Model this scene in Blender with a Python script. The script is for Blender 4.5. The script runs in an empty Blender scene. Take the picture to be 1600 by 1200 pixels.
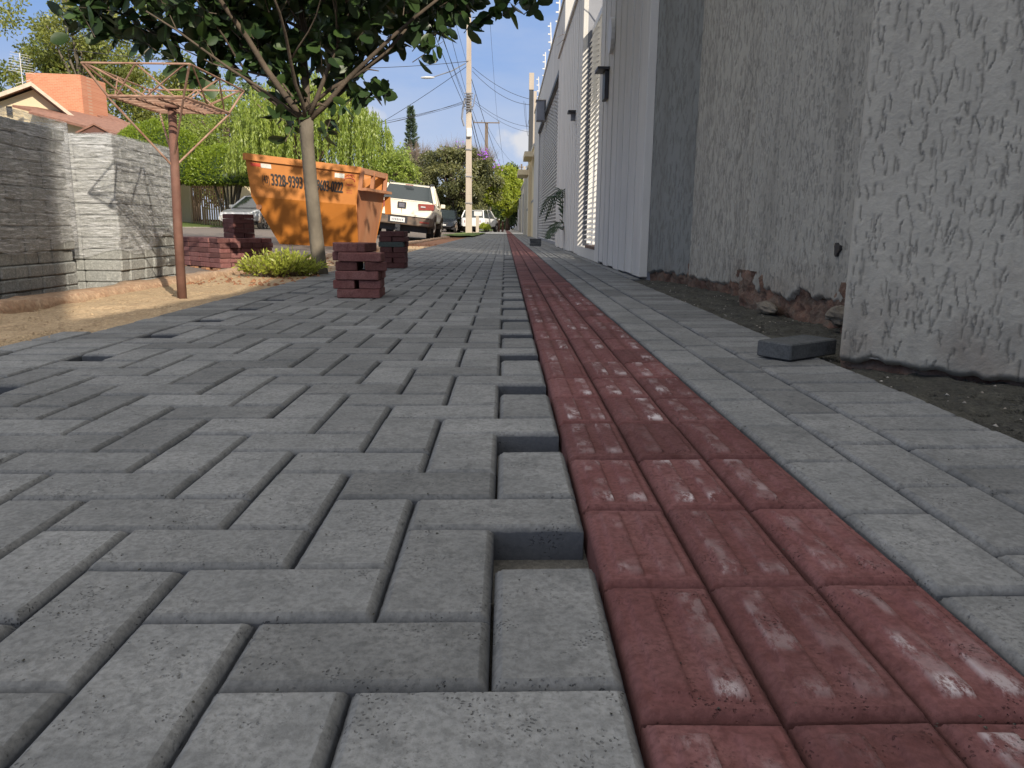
import bpy, math, random
import numpy as np
from mathutils import Vector, Matrix
R = math.radians
random.seed(7)
# ------------------------------------------------------------------ camera, sky, sun, exposure
scene = bpy.context.scene
F = 1200.0
pitch, yaw, roll = math.atan(244/1200), R(.65), R(.7)
f = Vector((math.sin(yaw)*math.cos(pitch), math.cos(yaw)*math.cos(pitch), -math.sin(pitch)))
r0 = Vector((math.cos(yaw), -math.sin(yaw), 0)); u0 = r0.cross(f)
rv = r0*math.cos(roll)+u0*math.sin(roll); uv = -r0*math.sin(roll)+u0*math.cos(roll)
cd = bpy.data.cameras.new('camera'); cam = bpy.data.objects.new('camera', cd); scene.collection.objects.link(cam)
M = Matrix((rv, uv, -f)).transposed().to_4x4(); M.translation = Vector((0, 0, .325)); cam.matrix_world = M
cd.sensor_width = 36; cd.lens = 27; cd.clip_start = .02; cd.clip_end = 2000
scene.camera = cam
SUN_EL, SUN_ROT = R(28.5), math.atan2(.485, -.875)
w = bpy.data.worlds.new('World'); scene.world = w; w.use_nodes = True
nt = w.node_tree; N = nt.nodes; L = nt.links; N.clear()
out = N.new('ShaderNodeOutputWorld'); bg = N.new('ShaderNodeBackground'); sky = N.new('ShaderNodeTexSky')
sky.sky_type = 'NISHITA'; sky.sun_disc = False; sky.sun_elevation = SUN_EL; sky.sun_rotation = SUN_ROT
sky.altitude = 600; sky.air_density = 1.0; sky.dust_density = .6; sky.ozone_density = 2.0
bg.inputs['Strength'].default_value = .15
tc = N.new('ShaderNodeTexCoord')
def wmath(op, a, b=None, clamp=False):
    n = N.new('ShaderNodeMath'); n.operation = op; n.use_clamp = clamp
    for i, v in enumerate((a, b)):
        if v is None: continue
        if isinstance(v, (int, float)): n.inputs[i].default_value = v
        else: L.new(v, n.inputs[i])
    return n.outputs[0]
sep = N.new('ShaderNodeSeparateXYZ'); L.new(tc.outputs['Generated'], sep.inputs[0])
mp = N.new('ShaderNodeMapping'); mp.inputs['Scale'].default_value = (3.2, 3.2, 9.0); L.new(tc.outputs['Generated'], mp.inputs[0])
nz = N.new('ShaderNodeTexNoise'); nz.inputs['Scale'].default_value = 1.6; nz.inputs['Detail'].default_value = 7; nz.inputs['Roughness'].default_value = .55
L.new(mp.outputs[0], nz.inputs[0])
veil = N.new('ShaderNodeMapRange'); veil.inputs[1].default_value = .40; veil.inputs[2].default_value = .75; L.new(nz.outputs[0], veil.inputs[0])
hor = N.new('ShaderNodeMapRange'); hor.inputs[1].default_value = .36; hor.inputs[2].default_value = .08; hor.inputs[3].default_value = 0; hor.inputs[4].default_value = .62; L.new(sep.outputs[2], hor.inputs[0])
base = wmath('MULTIPLY', wmath('ADD', veil.outputs[0], .42), hor.outputs[0], True)
# small fair weather cumulus at fixed directions
nz2 = N.new('ShaderNodeTexNoise'); nz2.inputs['Scale'].default_value = 26; nz2.inputs['Detail'].default_value = 6; L.new(tc.outputs['Generated'], nz2.inputs[0])
cl = None
for (d, rad, sz) in (((.018, .993, .106), .034, 1.5), ((-.168, .9767, .131), .026, 1.8), ((-.30, .94, .10), .06, 2.5), ((.5, .8, .2), .1, 2.2), ((-.75, .6, .22), .14, 2.4), ((.2, -.9, .3), .3, 2)):
    vd = N.new('ShaderNodeVectorMath'); vd.operation = 'SUBTRACT'; L.new(tc.outputs['Generated'], vd.inputs[0]); vd.inputs[1].default_value = d
    vs = N.new('ShaderNodeVectorMath'); vs.operation = 'MULTIPLY'; L.new(vd.outputs[0], vs.inputs[0]); vs.inputs[1].default_value = (1, 1, sz)
    vl = N.new('ShaderNodeVectorMath'); vl.operation = 'LENGTH'; L.new(vs.outputs[0], vl.inputs[0])
    t = wmath('SUBTRACT', 1.0, wmath('DIVIDE', vl.outputs['Value'], rad))
    t = wmath('ADD', wmath('MULTIPLY', t, 1.1), wmath('MULTIPLY', wmath('SUBTRACT', nz2.outputs[0], .5), 2.4))
    mr = N.new('ShaderNodeMapRange'); mr.inputs[1].default_value = .1; mr.inputs[2].default_value = .9; mr.interpolation_type = 'SMOOTHSTEP'; L.new(t, mr.inputs[0])
    cl = mr.outputs[0] if cl is None else wmath('MAXIMUM', cl, mr.outputs[0])
lowz = N.new('ShaderNodeMapRange'); lowz.interpolation_type = 'SMOOTHSTEP'; lowz.inputs[1].default_value = .46; lowz.inputs[2].default_value = .34; L.new(sep.outputs[2], lowz.inputs[0]); fac = lowz.outputs[0]
grad = N.new('ShaderNodeValToRGB'); L.new(wmath('MULTIPLY', sep.outputs[2], 2.5), grad.inputs[0])
grad.color_ramp.elements[0].position = .0; grad.color_ramp.elements[0].color = (2.05, 2.3, 2.75, 1); grad.color_ramp.elements[1].position = .80; grad.color_ramp.elements[1].color = (.50, 1.08, 2.4, 1)
ge = grad.color_ramp.elements.new(.32); ge.color = (1.45, 1.85, 2.65, 1); ge = grad.color_ramp.elements.new(.55); ge.color = (.86, 1.42, 2.6, 1)
cloudc = N.new('ShaderNodeMix'); cloudc.data_type = 'RGBA'; L.new(wmath('MAXIMUM', wmath('MULTIPLY', veil.outputs[0], .30), wmath('MULTIPLY', cl, .8), True), cloudc.inputs[0]); L.new(grad.outputs[0], cloudc.inputs[6]); cloudc.inputs[7].default_value = (2.7, 2.65, 2.65, 1)
mixc = N.new('ShaderNodeMix'); mixc.data_type = 'RGBA'; L.new(fac, mixc.inputs[0]); L.new(sky.outputs[0], mixc.inputs[6]); L.new(cloudc.outputs[2], mixc.inputs[7])
zen = N.new('ShaderNodeMapRange'); zen.interpolation_type = 'SMOOTHSTEP'; zen.inputs[1].default_value = .36; zen.inputs[2].default_value = .60; zen.inputs[4].default_value = .80; L.new(sep.outputs[2], zen.inputs[0])
mix2 = N.new('ShaderNodeMix'); mix2.data_type = 'RGBA'; L.new(zen.outputs[0], mix2.inputs[0]); L.new(mixc.outputs[2], mix2.inputs[6]); mix2.inputs[7].default_value = (5.2, 4.85, 4.3, 1)
L.new(mix2.outputs[2], bg.inputs['Color']); L.new(bg.outputs[0], out.inputs[0])
sd = bpy.data.lights.new('sun', 'SUN'); sd.energy = 2.9; sd.angle = R(.53); sd.color = (1.0, .89, .73)
so = bpy.data.objects.new('sun', sd); scene.collection.objects.link(so)
ldir = Vector((-.485*math.cos(SUN_EL), .875*math.cos(SUN_EL), -math.sin(SUN_EL)))
so.rotation_euler = ldir.to_track_quat('-Z', 'Y').to_euler(); so.location = (5, -8, 12)
scene.view_settings.view_transform = 'Standard'; scene.view_settings.look = 'None'
scene.view_settings.exposure = 1.0; scene.view_settings.gamma = 1
SL = .012                                   # cross fall of the pavement
# ------------------------------------------------------------------ helpers
col = scene.collection
def link(o, parent=None):
    col.objects.link(o)
    if parent: o.parent = parent
    return o
def tag(o, label=None, cat=None, group=None, kind=None):
    if label: o['label'] = label
    if cat: o['category'] = cat
    if group: o['group'] = group
    if kind: o['kind'] = kind
    return o
def empty(name, loc=(0, 0, 0), rz=0, label=None, cat=None, group=None):
    o = bpy.data.objects.new(name, None); o.empty_display_size = .1
    o.location = loc; o.rotation_euler = (0, 0, rz); link(o); return tag(o, label, cat, group)
class MB:
    def __init__(s): s.v = []; s.f = []; s.m = []; s.att = {}
    def add(s, vs, fs, mi=0):
        b = len(s.v); s.v += [tuple(p) for p in vs]; s.f += [tuple(b+i for i in q) for q in fs]; s.m += [mi]*len(fs); return b
    def box(s, a, b, mi=0, M=None, bev=0.0):
        x0, y0, z0 = a; x1, y1, z1 = b
        if bev:
            c = bev; P = []
            for z, i in ((z0, c), (z0+c, 0), (z1-c, 0), (z1, c)):
                for (x, y, sx, sy) in ((x0, y0, 1, 1), (x1, y0, -1, 1), (x1, y1, -1, -1), (x0, y1, 1, -1)):
                    P += [(x+sx*(c+i), y+sy*i, z), (x+sx*i, y+sy*(c+i), z)]
            # order ring points going round
            ring = [1, 0, 2, 3, 5, 4, 6, 7]
            vs = []
            for k in range(4): vs += [P[k*8+j] for j in ring]
            fs = [tuple(reversed(range(8)))]
            for k in range(3):
                for j in range(8): fs.append((k*8+j, k*8+(j+1) % 8, k*8+8+(j+1) % 8, k*8+8+j))
            fs.append(tuple(range(24, 32)))
        else:
            vs = [(x0, y0, z0), (x1, y0, z0), (x1, y1, z0), (x0, y1, z0), (x0, y0, z1), (x1, y0, z1), (x1, y1, z1), (x0, y1, z1)]
            fs = [(3, 2, 1, 0), (4, 5, 6, 7), (0, 1, 5, 4), (1, 2, 6, 5), (2, 3, 7, 6), (3, 0, 4, 7)]
        if M is not None: vs = [M @ Vector(p) for p in vs]
        s.add(vs, fs, mi)
    def hexa(s, lo, hi, mi=0):
        s.add(list(lo)+list(hi), [(3, 2, 1, 0), (4, 5, 6, 7), (0, 1, 5, 4), (1, 2, 6, 5), (2, 3, 7, 6), (3, 0, 4, 7)], mi)
    def tube(s, pts, rad, n=6, mi=0, cap=True):
        pts = [Vector(p) for p in pts]; k = len(pts)
        if not isinstance(rad, (list, tuple)): rad = [rad]*k
        d0 = (pts[1]-pts[0]).normalized(); a = Vector((0, 0, 1)) if abs(d0.z) < .9 else Vector((1, 0, 0))
        x = d0.cross(a).normalized(); vs = []
        for i, p in enumerate(pts):
            d = (pts[min(i+1, k-1)]-pts[max(i-1, 0)]).normalized()
            x = (x-d*x.dot(d)).normalized(); y = d.cross(x)
            for j in range(n):
                t = 2*math.pi*j/n; vs.append(p+(x*math.cos(t)+y*math.sin(t))*rad[i])
        fs = []
        for i in range(k-1):
            for j in range(n): fs.append((i*n+j, i*n+(j+1) % n, (i+1)*n+(j+1) % n, (i+1)*n+j))
        if cap: fs += [tuple(reversed(range(n))), tuple((k-1)*n+j for j in range(n))]
        s.add(vs, fs, mi)
    def rings(s, rs, mi=0, cap=True, closed=True):
        n = len(rs[0]); vs = [p for r_ in rs for p in r_]; fs = []
        for i in range(len(rs)-1):
            for j in range(n if closed else n-1): fs.append((i*n+j, i*n+(j+1) % n, (i+1)*n+(j+1) % n, (i+1)*n+j))
        if cap: fs += [tuple(reversed(range(n))), tuple((len(rs)-1)*n+j for j in range(n))]
        s.add(vs, fs, mi)
    def build(s, name, mats, parent=None, smooth=False, loc=None):
        return mesh_obj(name, s.v, s.f, mats, parent, smooth, s.m, loc=loc)
def mesh_obj(name, v, fc, mats, parent=None, smooth=False, mi=None, att=None, loc=None):
    me = bpy.data.meshes.new(name)
    if isinstance(fc, np.ndarray):
        v = np.asarray(v, dtype=np.float32); nf, k = fc.shape
        me.vertices.add(len(v)); me.vertices.foreach_set('co', v.ravel())
        me.loops.add(nf*k); me.loops.foreach_set('vertex_index', fc.astype(np.int32).ravel())
        me.polygons.add(nf); me.polygons.foreach_set('loop_start', np.arange(0, nf*k, k, dtype=np.int32))
        me.polygons.foreach_set('loop_total', np.full(nf, k, dtype=np.int32)); me.update(calc_edges=True)
    else:
        me.from_pydata([tuple(p) for p in v], [], fc)
    for m in (mats if isinstance(mats, (list, tuple)) else [mats]): me.materials.append(m)
    if mi is not None and len(me.materials) > 1: me.polygons.foreach_set('material_index', np.asarray(mi, dtype=np.int32))
    if smooth: me.polygons.foreach_set('use_smooth', np.ones(len(me.polygons), dtype=bool))
    for k_, a in (att or {}).items():
        at = me.attributes.new(k_, 'FLOAT', 'POINT'); at.data.foreach_set('value', np.asarray(a, dtype=np.float32))
    me.validate(); me.update()
    o = bpy.data.objects.new(name, me); link(o, parent)
    if loc is not None: o.location = loc
    return o
# numpy value noise
def vn(x, y, seed=0):
    x = np.asarray(x, float); y = np.asarray(y, float)
    xi = np.floor(x).astype(np.int64); yi = np.floor(y).astype(np.int64); xf = x-xi; yf = y-yi
    xf = xf*xf*(3-2*xf); yf = yf*yf*(3-2*yf)
    def h(a, b):
        n = (a*374761393+b*668265263+seed*974634777) & 0x7fffffff
        n = ((n ^ (n >> 13))*1274126177) & 0x7fffffff
        return ((n ^ (n >> 16)) & 0xffff)/65535.0
    return (h(xi, yi)*(1-xf)+h(xi+1, yi)*xf)*(1-yf)+(h(xi, yi+1)*(1-xf)+h(xi+1, yi+1)*xf)*yf
def fbm(x, y, o=4, seed=0):
    t = 0; a = .5
    for i in range(o): t = t+a*vn(x*2**i, y*2**i, seed+i*17); a *= .5
    return t/(1-.5**o)
def grid(nx, ny, wrap=False):
    i, j = np.meshgrid(np.arange(nx-1), np.arange(ny-1), indexing='ij'); a = (i*ny+j).ravel()
    return np.stack([a, a+ny, a+ny+1, a+1], 1)
# ------------------------------------------------------------------ materials
def newmat(name):
    m = bpy.data.materials.new(name); m.use_nodes = True; n = m.node_tree.nodes; b = n['Principled BSDF']; return m, n, m.node_tree.links, b
def mth(n, l, op, a, b=None, clamp=False):
    x = n.new('ShaderNodeMath'); x.operation = op; x.use_clamp = clamp
    for i, v in enumerate((a, b)):
        if v is None: continue
        if isinstance(v, (int, float)): x.inputs[i].default_value = v
        else: l.new(v, x.inputs[i])
    return x.outputs[0]
def noise(n, l, vec, scale, detail=4, rough=.55, dist=0):
    x = n.new('ShaderNodeTexNoise'); x.inputs['Scale'].default_value = scale; x.inputs['Detail'].default_value = detail
    x.inputs['Roughness'].default_value = rough; x.inputs['Distortion'].default_value = dist; l.new(vec, x.inputs['Vector']); return x.outputs['Fac']
def rng(n, l, v, a, b, c=0., d=1., smooth=False):
    x = n.new('ShaderNodeMapRange'); x.inputs[1].default_value = a; x.inputs[2].default_value = b; x.inputs[3].default_value = c; x.inputs[4].default_value = d
    if smooth: x.interpolation_type = 'SMOOTHSTEP'
    l.new(v, x.inputs[0]); return x.outputs[0]
def mix(n, l, fac, a, b):
    x = n.new('ShaderNodeMix'); x.data_type = 'RGBA'
    for i, v in ((0, fac), (6, a), (7, b)):
        if isinstance(v, (int, float)): x.inputs[i].default_value = v
        elif isinstance(v, tuple): x.inputs[i].default_value = (*v, 1) if len(v) == 3 else v
        else: l.new(v, x.inputs[i])
    return x.outputs[2]
def coords(n, l, sc=(1, 1, 1), obj=True, shift=True):
    t = n.new('ShaderNodeTexCoord'); m = n.new('ShaderNodeMapping'); m.inputs['Scale'].default_value = sc
    l.new(t.outputs['Object' if obj else 'Generated'], m.inputs['Vector'])
    if not shift: return m.outputs[0]
    oi = n.new('ShaderNodeObjectInfo'); a = n.new('ShaderNodeVectorMath'); a.operation = 'ADD'
    ml = mth(n, l, 'MULTIPLY', oi.outputs['Random'], 37.0); l.new(m.outputs[0], a.inputs[0]); l.new(ml, a.inputs[1]); return a.outputs[0]
def bump(n, l, b, h, strength=.4, dist=.01, prev=None):
    x = n.new('ShaderNodeBump'); x.inputs['Strength'].default_value = strength; x.inputs['Distance'].default_value = dist
    l.new(h, x.inputs['Height'])
    if prev is not None: l.new(prev, x.inputs['Normal'])
    l.new(x.outputs[0], b.inputs['Normal']); return x.outputs[0]
def attr(n, name):
    a = n.new('ShaderNodeAttribute'); a.attribute_name = name; return a.outputs['Fac']
def plain(name, c, rough=.6, metal=0., var=.15, vs=6., bs=.15, bd=.004, bsc=60., dirt=None, da=.45, ds=2.5, coat=0., stretch=(1, 1, 1)):
    m, n, l, b = newmat(name); v = coords(n, l, stretch)
    c = tuple(c); k = noise(n, l, v, vs, 5)
    cc = mix(n, l, rng(n, l, k, .3, .7), tuple(x*(1-var) for x in c), tuple(min(1, x*(1+var)) for x in c))
    if dirt:
        cc = mix(n, l, mth(n, l, 'MULTIPLY', rng(n, l, noise(n, l, v, ds, 6, .65), .45, .75), da), cc, dirt)
    l.new(cc, b.inputs['Base Color']); b.inputs['Roughness'].default_value = rough; b.inputs['Metallic'].default_value = metal
    if coat: b.inputs['Coat Weight'].default_value = coat
    if bs: bump(n, l, b, noise(n, l, v, bsc, 4), bs, bd)
    return m
def paver_mat(name, c, light, dark, stain=False, side=(.050, .057, .072)):
    m, n, l, b = newmat(name); v = coords(n, l, shift=True)
    ti = attr(n, 'tint')
    big = noise(n, l, v, 9, 5, .6); fine = noise(n, l, v, 160, 3, .6); mid = noise(n, l, v, 38, 5, .65)
    cc = mix(n, l, rng(n, l, ti, 0, 1), tuple(x*.97 for x in c), tuple(x*1.03 for x in c))
    cc = mix(n, l, rng(n, l, big, .40, .70, 0, .85), cc, light)
    cc = mix(n, l, rng(n, l, mid, .50, .70, 0, .8), cc, dark)
    cc = mix(n, l, rng(n, l, fine, .4, .65, 0, .5), cc, tuple(x*.5 for x in c))
    # pores: small dark pits
    wn = n.new('ShaderNodeTexNoise'); wn.inputs['Scale'].default_value = 60; l.new(v, wn.inputs['Vector']); va = n.new('ShaderNodeVectorMath'); va.operation = 'MULTIPLY_ADD'
    l.new(wn.outputs['Color'], va.inputs[0]); va.inputs[1].default_value = (.012, .012, .012); l.new(v, va.inputs[2]); vd = va.outputs[0]
    ed = attr(n, 'edge'); 
    vo = n.new('ShaderNodeTexVoronoi'); vo.inputs['Scale'].default_value = 260; l.new(vd, vo.inputs['Vector'])
    gate = rng(n, l, noise(n, l, v, 26, 4), .54, .66)
    pit = mth(n, l, 'MULTIPLY', rng(n, l, vo.outputs['Distance'], .30, .16), gate, True)
    vo2 = n.new('ShaderNodeTexVoronoi'); vo2.inputs['Scale'].default_value = 75; l.new(vd, vo2.inputs['Vector'])
    pit2 = mth(n, l, 'MULTIPLY', rng(n, l, vo2.outputs['Distance'], .16, .05), rng(n, l, noise(n, l, v, 9, 3), .56, .66), True)
    pit = mth(n, l, 'MAXIMUM', pit, mth(n, l, 'MULTIPLY', pit2, .6))
    gr_ = mth(n, l, 'MULTIPLY', rng(n, l, noise(n, l, v, 230, 5, .7), .56, .64), rng(n, l, noise(n, l, v, 18, 4), .44, .62), True); cc = mix(n, l, mth(n, l, 'MULTIPLY', gr_, .6), cc, tuple(x*.35 for x in c))
    cc = mix(n, l, mth(n, l, 'MULTIPLY', pit, .5), cc, tuple(x*.28 for x in c))
    sp = n.new('ShaderNodeTexVoronoi'); sp.inputs['Scale'].default_value = 45; l.new(v, sp.inputs['Vector'])
    spk = mth(n, l, 'MULTIPLY', rng(n, l, sp.outputs['Distance'], .2, .08), rng(n, l, noise(n, l, v, 13, 2), .55, .68), True)
    cc = mix(n, l, mth(n, l, 'MULTIPLY', spk, .35), cc, tuple(min(1, x*2.1) for x in c))
    vm = n.new('ShaderNodeVectorMath'); vm.operation = 'SCALE'; l.new(cc, vm.inputs[0]); pw = mth(n, l, 'POWER', ti, .7); l.new(rng(n, l, pw, 0, 1, .70, 1.10), vm.inputs['Scale']); cc = vm.outputs[0]
    cc = mix(n, l, rng(n, l, attr(n, 'edge'), .0, .28, 0, .85), cc, side)
    if stain:
        st = attr(n, 'stain'); v2 = coords(n, l, (1, .45, 1))
        g = mth(n, l, 'MULTIPLY', st, rng(n, l, noise(n, l, v2, 55, 7, .78), .44, .54), True)
        cc = mix(n, l, mth(n, l, 'MULTIPLY', g, .9), cc, (.60, .55, .57))
    l.new(cc, b.inputs['Base Color']); b.inputs['Roughness'].default_value = .96; b.inputs['Specular IOR Level'].default_value = .25
    h = mth(n, l, 'SUBTRACT', mth(n, l, 'ADD', mth(n, l, 'MULTIPLY', fine, .5), mid), mth(n, l, 'MULTIPLY', pit, 1.4))
    bump(n, l, b, h, .9, .0022)
    return m
M_paver = paver_mat('grey_paver', (.210, .216, .219), (.295, .300, .301), (.146, .151, .154))
M_block = paver_mat('loose_grey_paver', (.13, .14, .15), (.19, .195, .2), (.09, .095, .10))
M_red = paver_mat('red_paver', (.165, .069, .069), (.225, .112, .112), (.11, .040, .037), stain=True, side=(.07, .03, .03))
M_redloose = paver_mat('loose_red_paver', (.19, .08, .075), (.26, .135, .125), (.12, .048, .045))
M_greenb = paver_mat('weathered_grey_paver', (.13, .16, .15), (.17, .2, .19), (.09, .11, .10))
def soil_mat(name, a, b_, c, sc=5., bsc=90., bd=.01, bst=.8, speck=True):
    m, n, l, b = newmat(name); v = coords(n, l, shift=False)
    k = noise(n, l, v, sc, 7, .62); k2 = noise(n, l, v, sc*7, 5, .65); k3 = noise(n, l, v, bsc, 3, .7)
    cc = mix(n, l, rng(n, l, k, .35, .65), a, b_); cc = mix(n, l, rng(n, l, k2, .48, .72, 0, .7), cc, c)
    if speck:
        vo = n.new('ShaderNodeTexVoronoi'); vo.inputs['Scale'].default_value = bsc*.8; l.new(v, vo.inputs['Vector'])
        cc = mix(n, l, mth(n, l, 'MULTIPLY', rng(n, l, vo.outputs['Color'], .6, 1.0), .5), cc, tuple(min(1, x*1.6) for x in b_))
    cc = mix(n, l, rng(n, l, k3, .35, .6, .45, 0), cc, tuple(x*.4 for x in a))
    l.new(cc, b.inputs['Base Color']); b.inputs['Roughness'].default_value = .95
    bump(n, l, b, mth(n, l, 'ADD', k3, k2), bst, bd); return m
M_jointsand = soil_mat('joint_sand', (.085, .085, .08), (.12, .115, .105), (.05, .05, .05), 12, 220, .003)
M_gravel = soil_mat('dark_gravel', (.062, .060, .052), (.13, .125, .10), (.032, .032, .03), 9, 150, .014, 1.)
M_sand = soil_mat('verge_sand', (.42, .31, .19), (.50, .37, .23), (.30, .19, .11), 4, 120, .006)
M_redsoil = soil_mat('red_soil', (.30, .14, .075), (.38, .19, .10), (.20, .085, .045), 4, 60, .012)
M_asphalt = soil_mat('asphalt', (.13, .115, .105), (.17, .14, .12), (.20, .13, .09), 1.2, 60, .004, .5)
M_grass_g = soil_mat('lawn', (.085, .13, .02), (.13, .19, .035), (.06, .08, .02), 3, 30, .03)
M_earth = soil_mat('earth_ground', (.14, .11, .07), (.10, .12, .04), (.16, .10, .06), .6, 12, .03)
M_conc = plain('old_concrete', (.36, .34, .31), .9, 0, .2, 5, .5, .004, 70, (.22, .14, .09), .6, 3)
M_concw = plain('pale_concrete', (.55, .54, .51), .9, 0, .12, 3, .3, .003, 50, (.33, .3, .27), .4, 1.5)
M_white = plain('white_wall_paint', (.59, .575, .545), .75, 0, .07, 2.5, .35, .003, 35, (.34, .33, .33), .38, 4, stretch=(1.6, 1.6, .25))
M_white2 = plain('grey_wall_paint', (.50, .49, .475), .75, 0, .07, 1.5, .2, .003, 25, (.30, .29, .28), .5, 2, stretch=(1, 1, .3))
M_litwall = plain('weathered_white_render', (.62, .6, .52), .9, 0, .12, 3, .4, .006, 30, (.30, .29, .24), .6, 2.5)
M_louv = plain('white_louvre_paint', (.62, .61, .59), .5, 0, .05, 6, .1, .002, 40, (.35, .34, .33), .3, 8)
M_dark = plain('dark_metal', (.035, .035, .04), .5, .2, .2)
M_greym = plain('grey_metal_box', (.20, .21, .24), .55, .1, .1)
M_rust = plain('rusty_paint', (.16, .082, .06), .8, .1, .25, 14, .5, .002, 120, (.13, .05, .035), .8, 9)
M_rustl = plain('rust_and_faded_paint', (.36, .23, .17), .8, .15, .25, 20, .4, .002, 140, (.22, .09, .05), .9, 16)
M_wood = plain('pallet_wood', (.36, .19, .10), .85, 0, .25, 8, .5, .003, 60, (.16, .08, .045), .6, 4, stretch=(.4, 3, 3))
M_bark = plain('tree_bark', (.14, .12, .092), .9, 0, .25, 9, .8, .006, 45, (.11, .09, .07), .6, 6, stretch=(1, 1, .6))
M_limb = plain('limb_bark', (.105, .08, .058), .9, 0, .3, 9, .8, .005, 50, (.05, .04, .03), .6, 5)
M_barkd = plain('dark_bark', (.14, .10, .075), .9, 0, .3, 6, .8, .008, 30)
M_polec = plain('pole_concrete', (.42, .365, .30), .85, 0, .12, 2, .3, .004, 40, (.33, .25, .2), .5, 1.2, stretch=(1, 1, .3))
M_woodpole = plain('timber_pole', (.16, .125, .10), .9, 0, .2, 3, .4, .006, 30)
M_blackpole = plain('black_conduit', (.03, .032, .036), .6)
M_cable = plain('cable_black', (.03, .03, .035), .6, bs=0)
M_cream = plain('cream_wall', (.66, .56, .38), .85, 0, .06, 1.2, .2, .004, 25, (.42, .34, .22), .3, 1.2)
M_cream2 = plain('pale_cream_wall', (.56, .53, .46), .85, 0, .06, 1.2, .2, .004, 25, (.42, .4, .36), .3, 1.2)
M_fascia = plain('fascia_board', (.52, .42, .33), .8)
M_rooft = plain('brown_roof_tile', (.24, .12, .085), .85, 0, .25, 6, .6, .03, 9, (.14, .08, .06), .5, 2)
M_soffit = plain('dark_soffit', (.13, .06, .045), .8)
M_tyre = plain('tyre_rubber', (.028, .026, .025), .85)
M_rim = plain('wheel_alloy', (.42, .38, .34), .4, .7)
M_rubber = plain('dusty_black_plastic', (.10, .08, .065), .75, 0, .2, 6, .1, dirt=(.30, .18, .11), da=.6, ds=3)
M_truck = plain('dusty_white_car_paint', (.78, .73, .62), .32, 0, .05, 2, 0, dirt=(.62, .44, .28), da=.5, ds=1.6, coat=.4)
M_silver = plain('silver_car_paint', (.60, .61, .63), .28, .25, .04, 2, 0, coat=.6)
M_blackcar = plain('dark_car_paint', (.02, .025, .035), .22, .2, .1, 2, 0, coat=.8)
M_whitecar = plain('white_car_paint', (.78, .78, .78), .3, 0, .03, 2, 0, coat=.5)
M_glass = plain('car_glass', (.03, .04, .045), .08, 0, .1, 2, 0, coat=.5)
M_redlamp = plain('red_lamp_lens', (.26, .06, .05), .2, 0, .1, 20, 0, coat=.8)
M_clear = plain('headlamp_lens', (.6, .62, .64), .12, .2, .1, 20, 0, coat=.8)
M_chrome = plain('chrome_trim', (.6, .6, .62), .2, .9, .05, 9, 0)
M_plate = plain('number_plate_white', (.72, .72, .70), .4, bs=0)
M_ink = plain('black_lettering', (.018, .016, .016), .5, bs=0)
M_orange = plain('orange_skip_paint', (.43, .155, .024), .5, 0, .08, 3, .12, .003, 30, (.36, .13, .035), .18, 2.2)
M_orange2 = plain('dusty_orange_skip_paint', (.36, .155, .075), .6, 0, .12, 3, .12, .003, 30, (.45, .28, .17), .75, 1.8, stretch=(1, 1, .4))
M_stickerr = plain('red_reflective_strip', (.55, .07, .04), .35, bs=0)
M_stickerw = plain('silver_reflective_strip', (.55, .56, .52), .35, bs=0)
M_logo = plain('faded_red_print', (.36, .06, .03), .6, bs=0)
M_clay = plain('exposed_clay_brick', (.13, .075, .055), .95, 0, .5, 26, 1., .012, 55, (.22, .19, .15), .75, 12)
M_stone = plain('broken_render_chunk', (.15, .13, .105), .95, 0, .25, 14, .8, .006, 70)
M_lamp = plain('street_lamp_shell', (.6, .6, .58), .5, bs=0)
M_petal = plain('purple_petals', (.30, .09, .55), .6, bs=0)
M_petalp = plain('pink_petals', (.55, .25, .38), .6, bs=0)
def chimney_mat():
    m, n, l, b = newmat('orange_brickwork'); t = n.new('ShaderNodeTexCoord'); mp_ = n.new('ShaderNodeMapping'); mp_.inputs['Rotation'].default_value = (math.pi/2, 0, 0)
    l.new(t.outputs['Object'], mp_.inputs[0]); br = n.new('ShaderNodeTexBrick'); l.new(mp_.outputs[0], br.inputs[0]); br.inputs['Scale'].default_value = 1
    br.inputs['Brick Width'].default_value = .24; br.inputs['Row Height'].default_value = .085; br.inputs['Mortar Size'].default_value = .008
    br.inputs['Color1'].default_value = (.47, .18, .10, 1); br.inputs['Color2'].default_value = (.54, .23, .13, 1); br.inputs['Mortar'].default_value = (.5, .3, .2, 1)
    v = coords(n, l); cc = mix(n, l, rng(n, l, noise(n, l, v, 1.3, 6), .4, .7, 0, .35), br.outputs[0], (.44, .17, .09)); l.new(cc, b.inputs['Base Color']); b.inputs['Roughness'].default_value = .9
    return m
M_chim = chimney_mat()
def leaf_mat(name, a, b_, back=None, trans=.35, rough=.45):
    m, n, l, b = newmat(name); t = attr(n, 'tint'); cc = mix(n, l, t, a, b_)
    l.new(cc, b.inputs['Base Color']); b.inputs['Roughness'].default_value = rough
    tr = n.new('ShaderNodeBsdfTranslucent'); l.new(mix(n, l, .5, cc, tuple(min(1, x*1.5) for x in b_)), tr.inputs[0])
    ms = n.new('ShaderNodeMixShader'); ms.inputs[0].default_value = trans; l.new(b.outputs[0], ms.inputs[1]); l.new(tr.outputs[0], ms.inputs[2]); l.new(ms.outputs[0], n['Material Output'].inputs[0]); return m
ML_main = leaf_mat('street_tree_leaf', (.020, .042, .018), (.065, .115, .025), trans=.12, rough=.4)
ML_willow = leaf_mat('willow_leaf', (.13, .20, .025), (.30, .36, .07), trans=.35)
ML_topi = leaf_mat('clipped_ficus_leaf', (.07, .125, .012), (.25, .32, .03), trans=.3)
ML_airy = leaf_mat('airy_tree_leaf', (.09, .13, .025), (.26, .27, .06), trans=.35)
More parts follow.
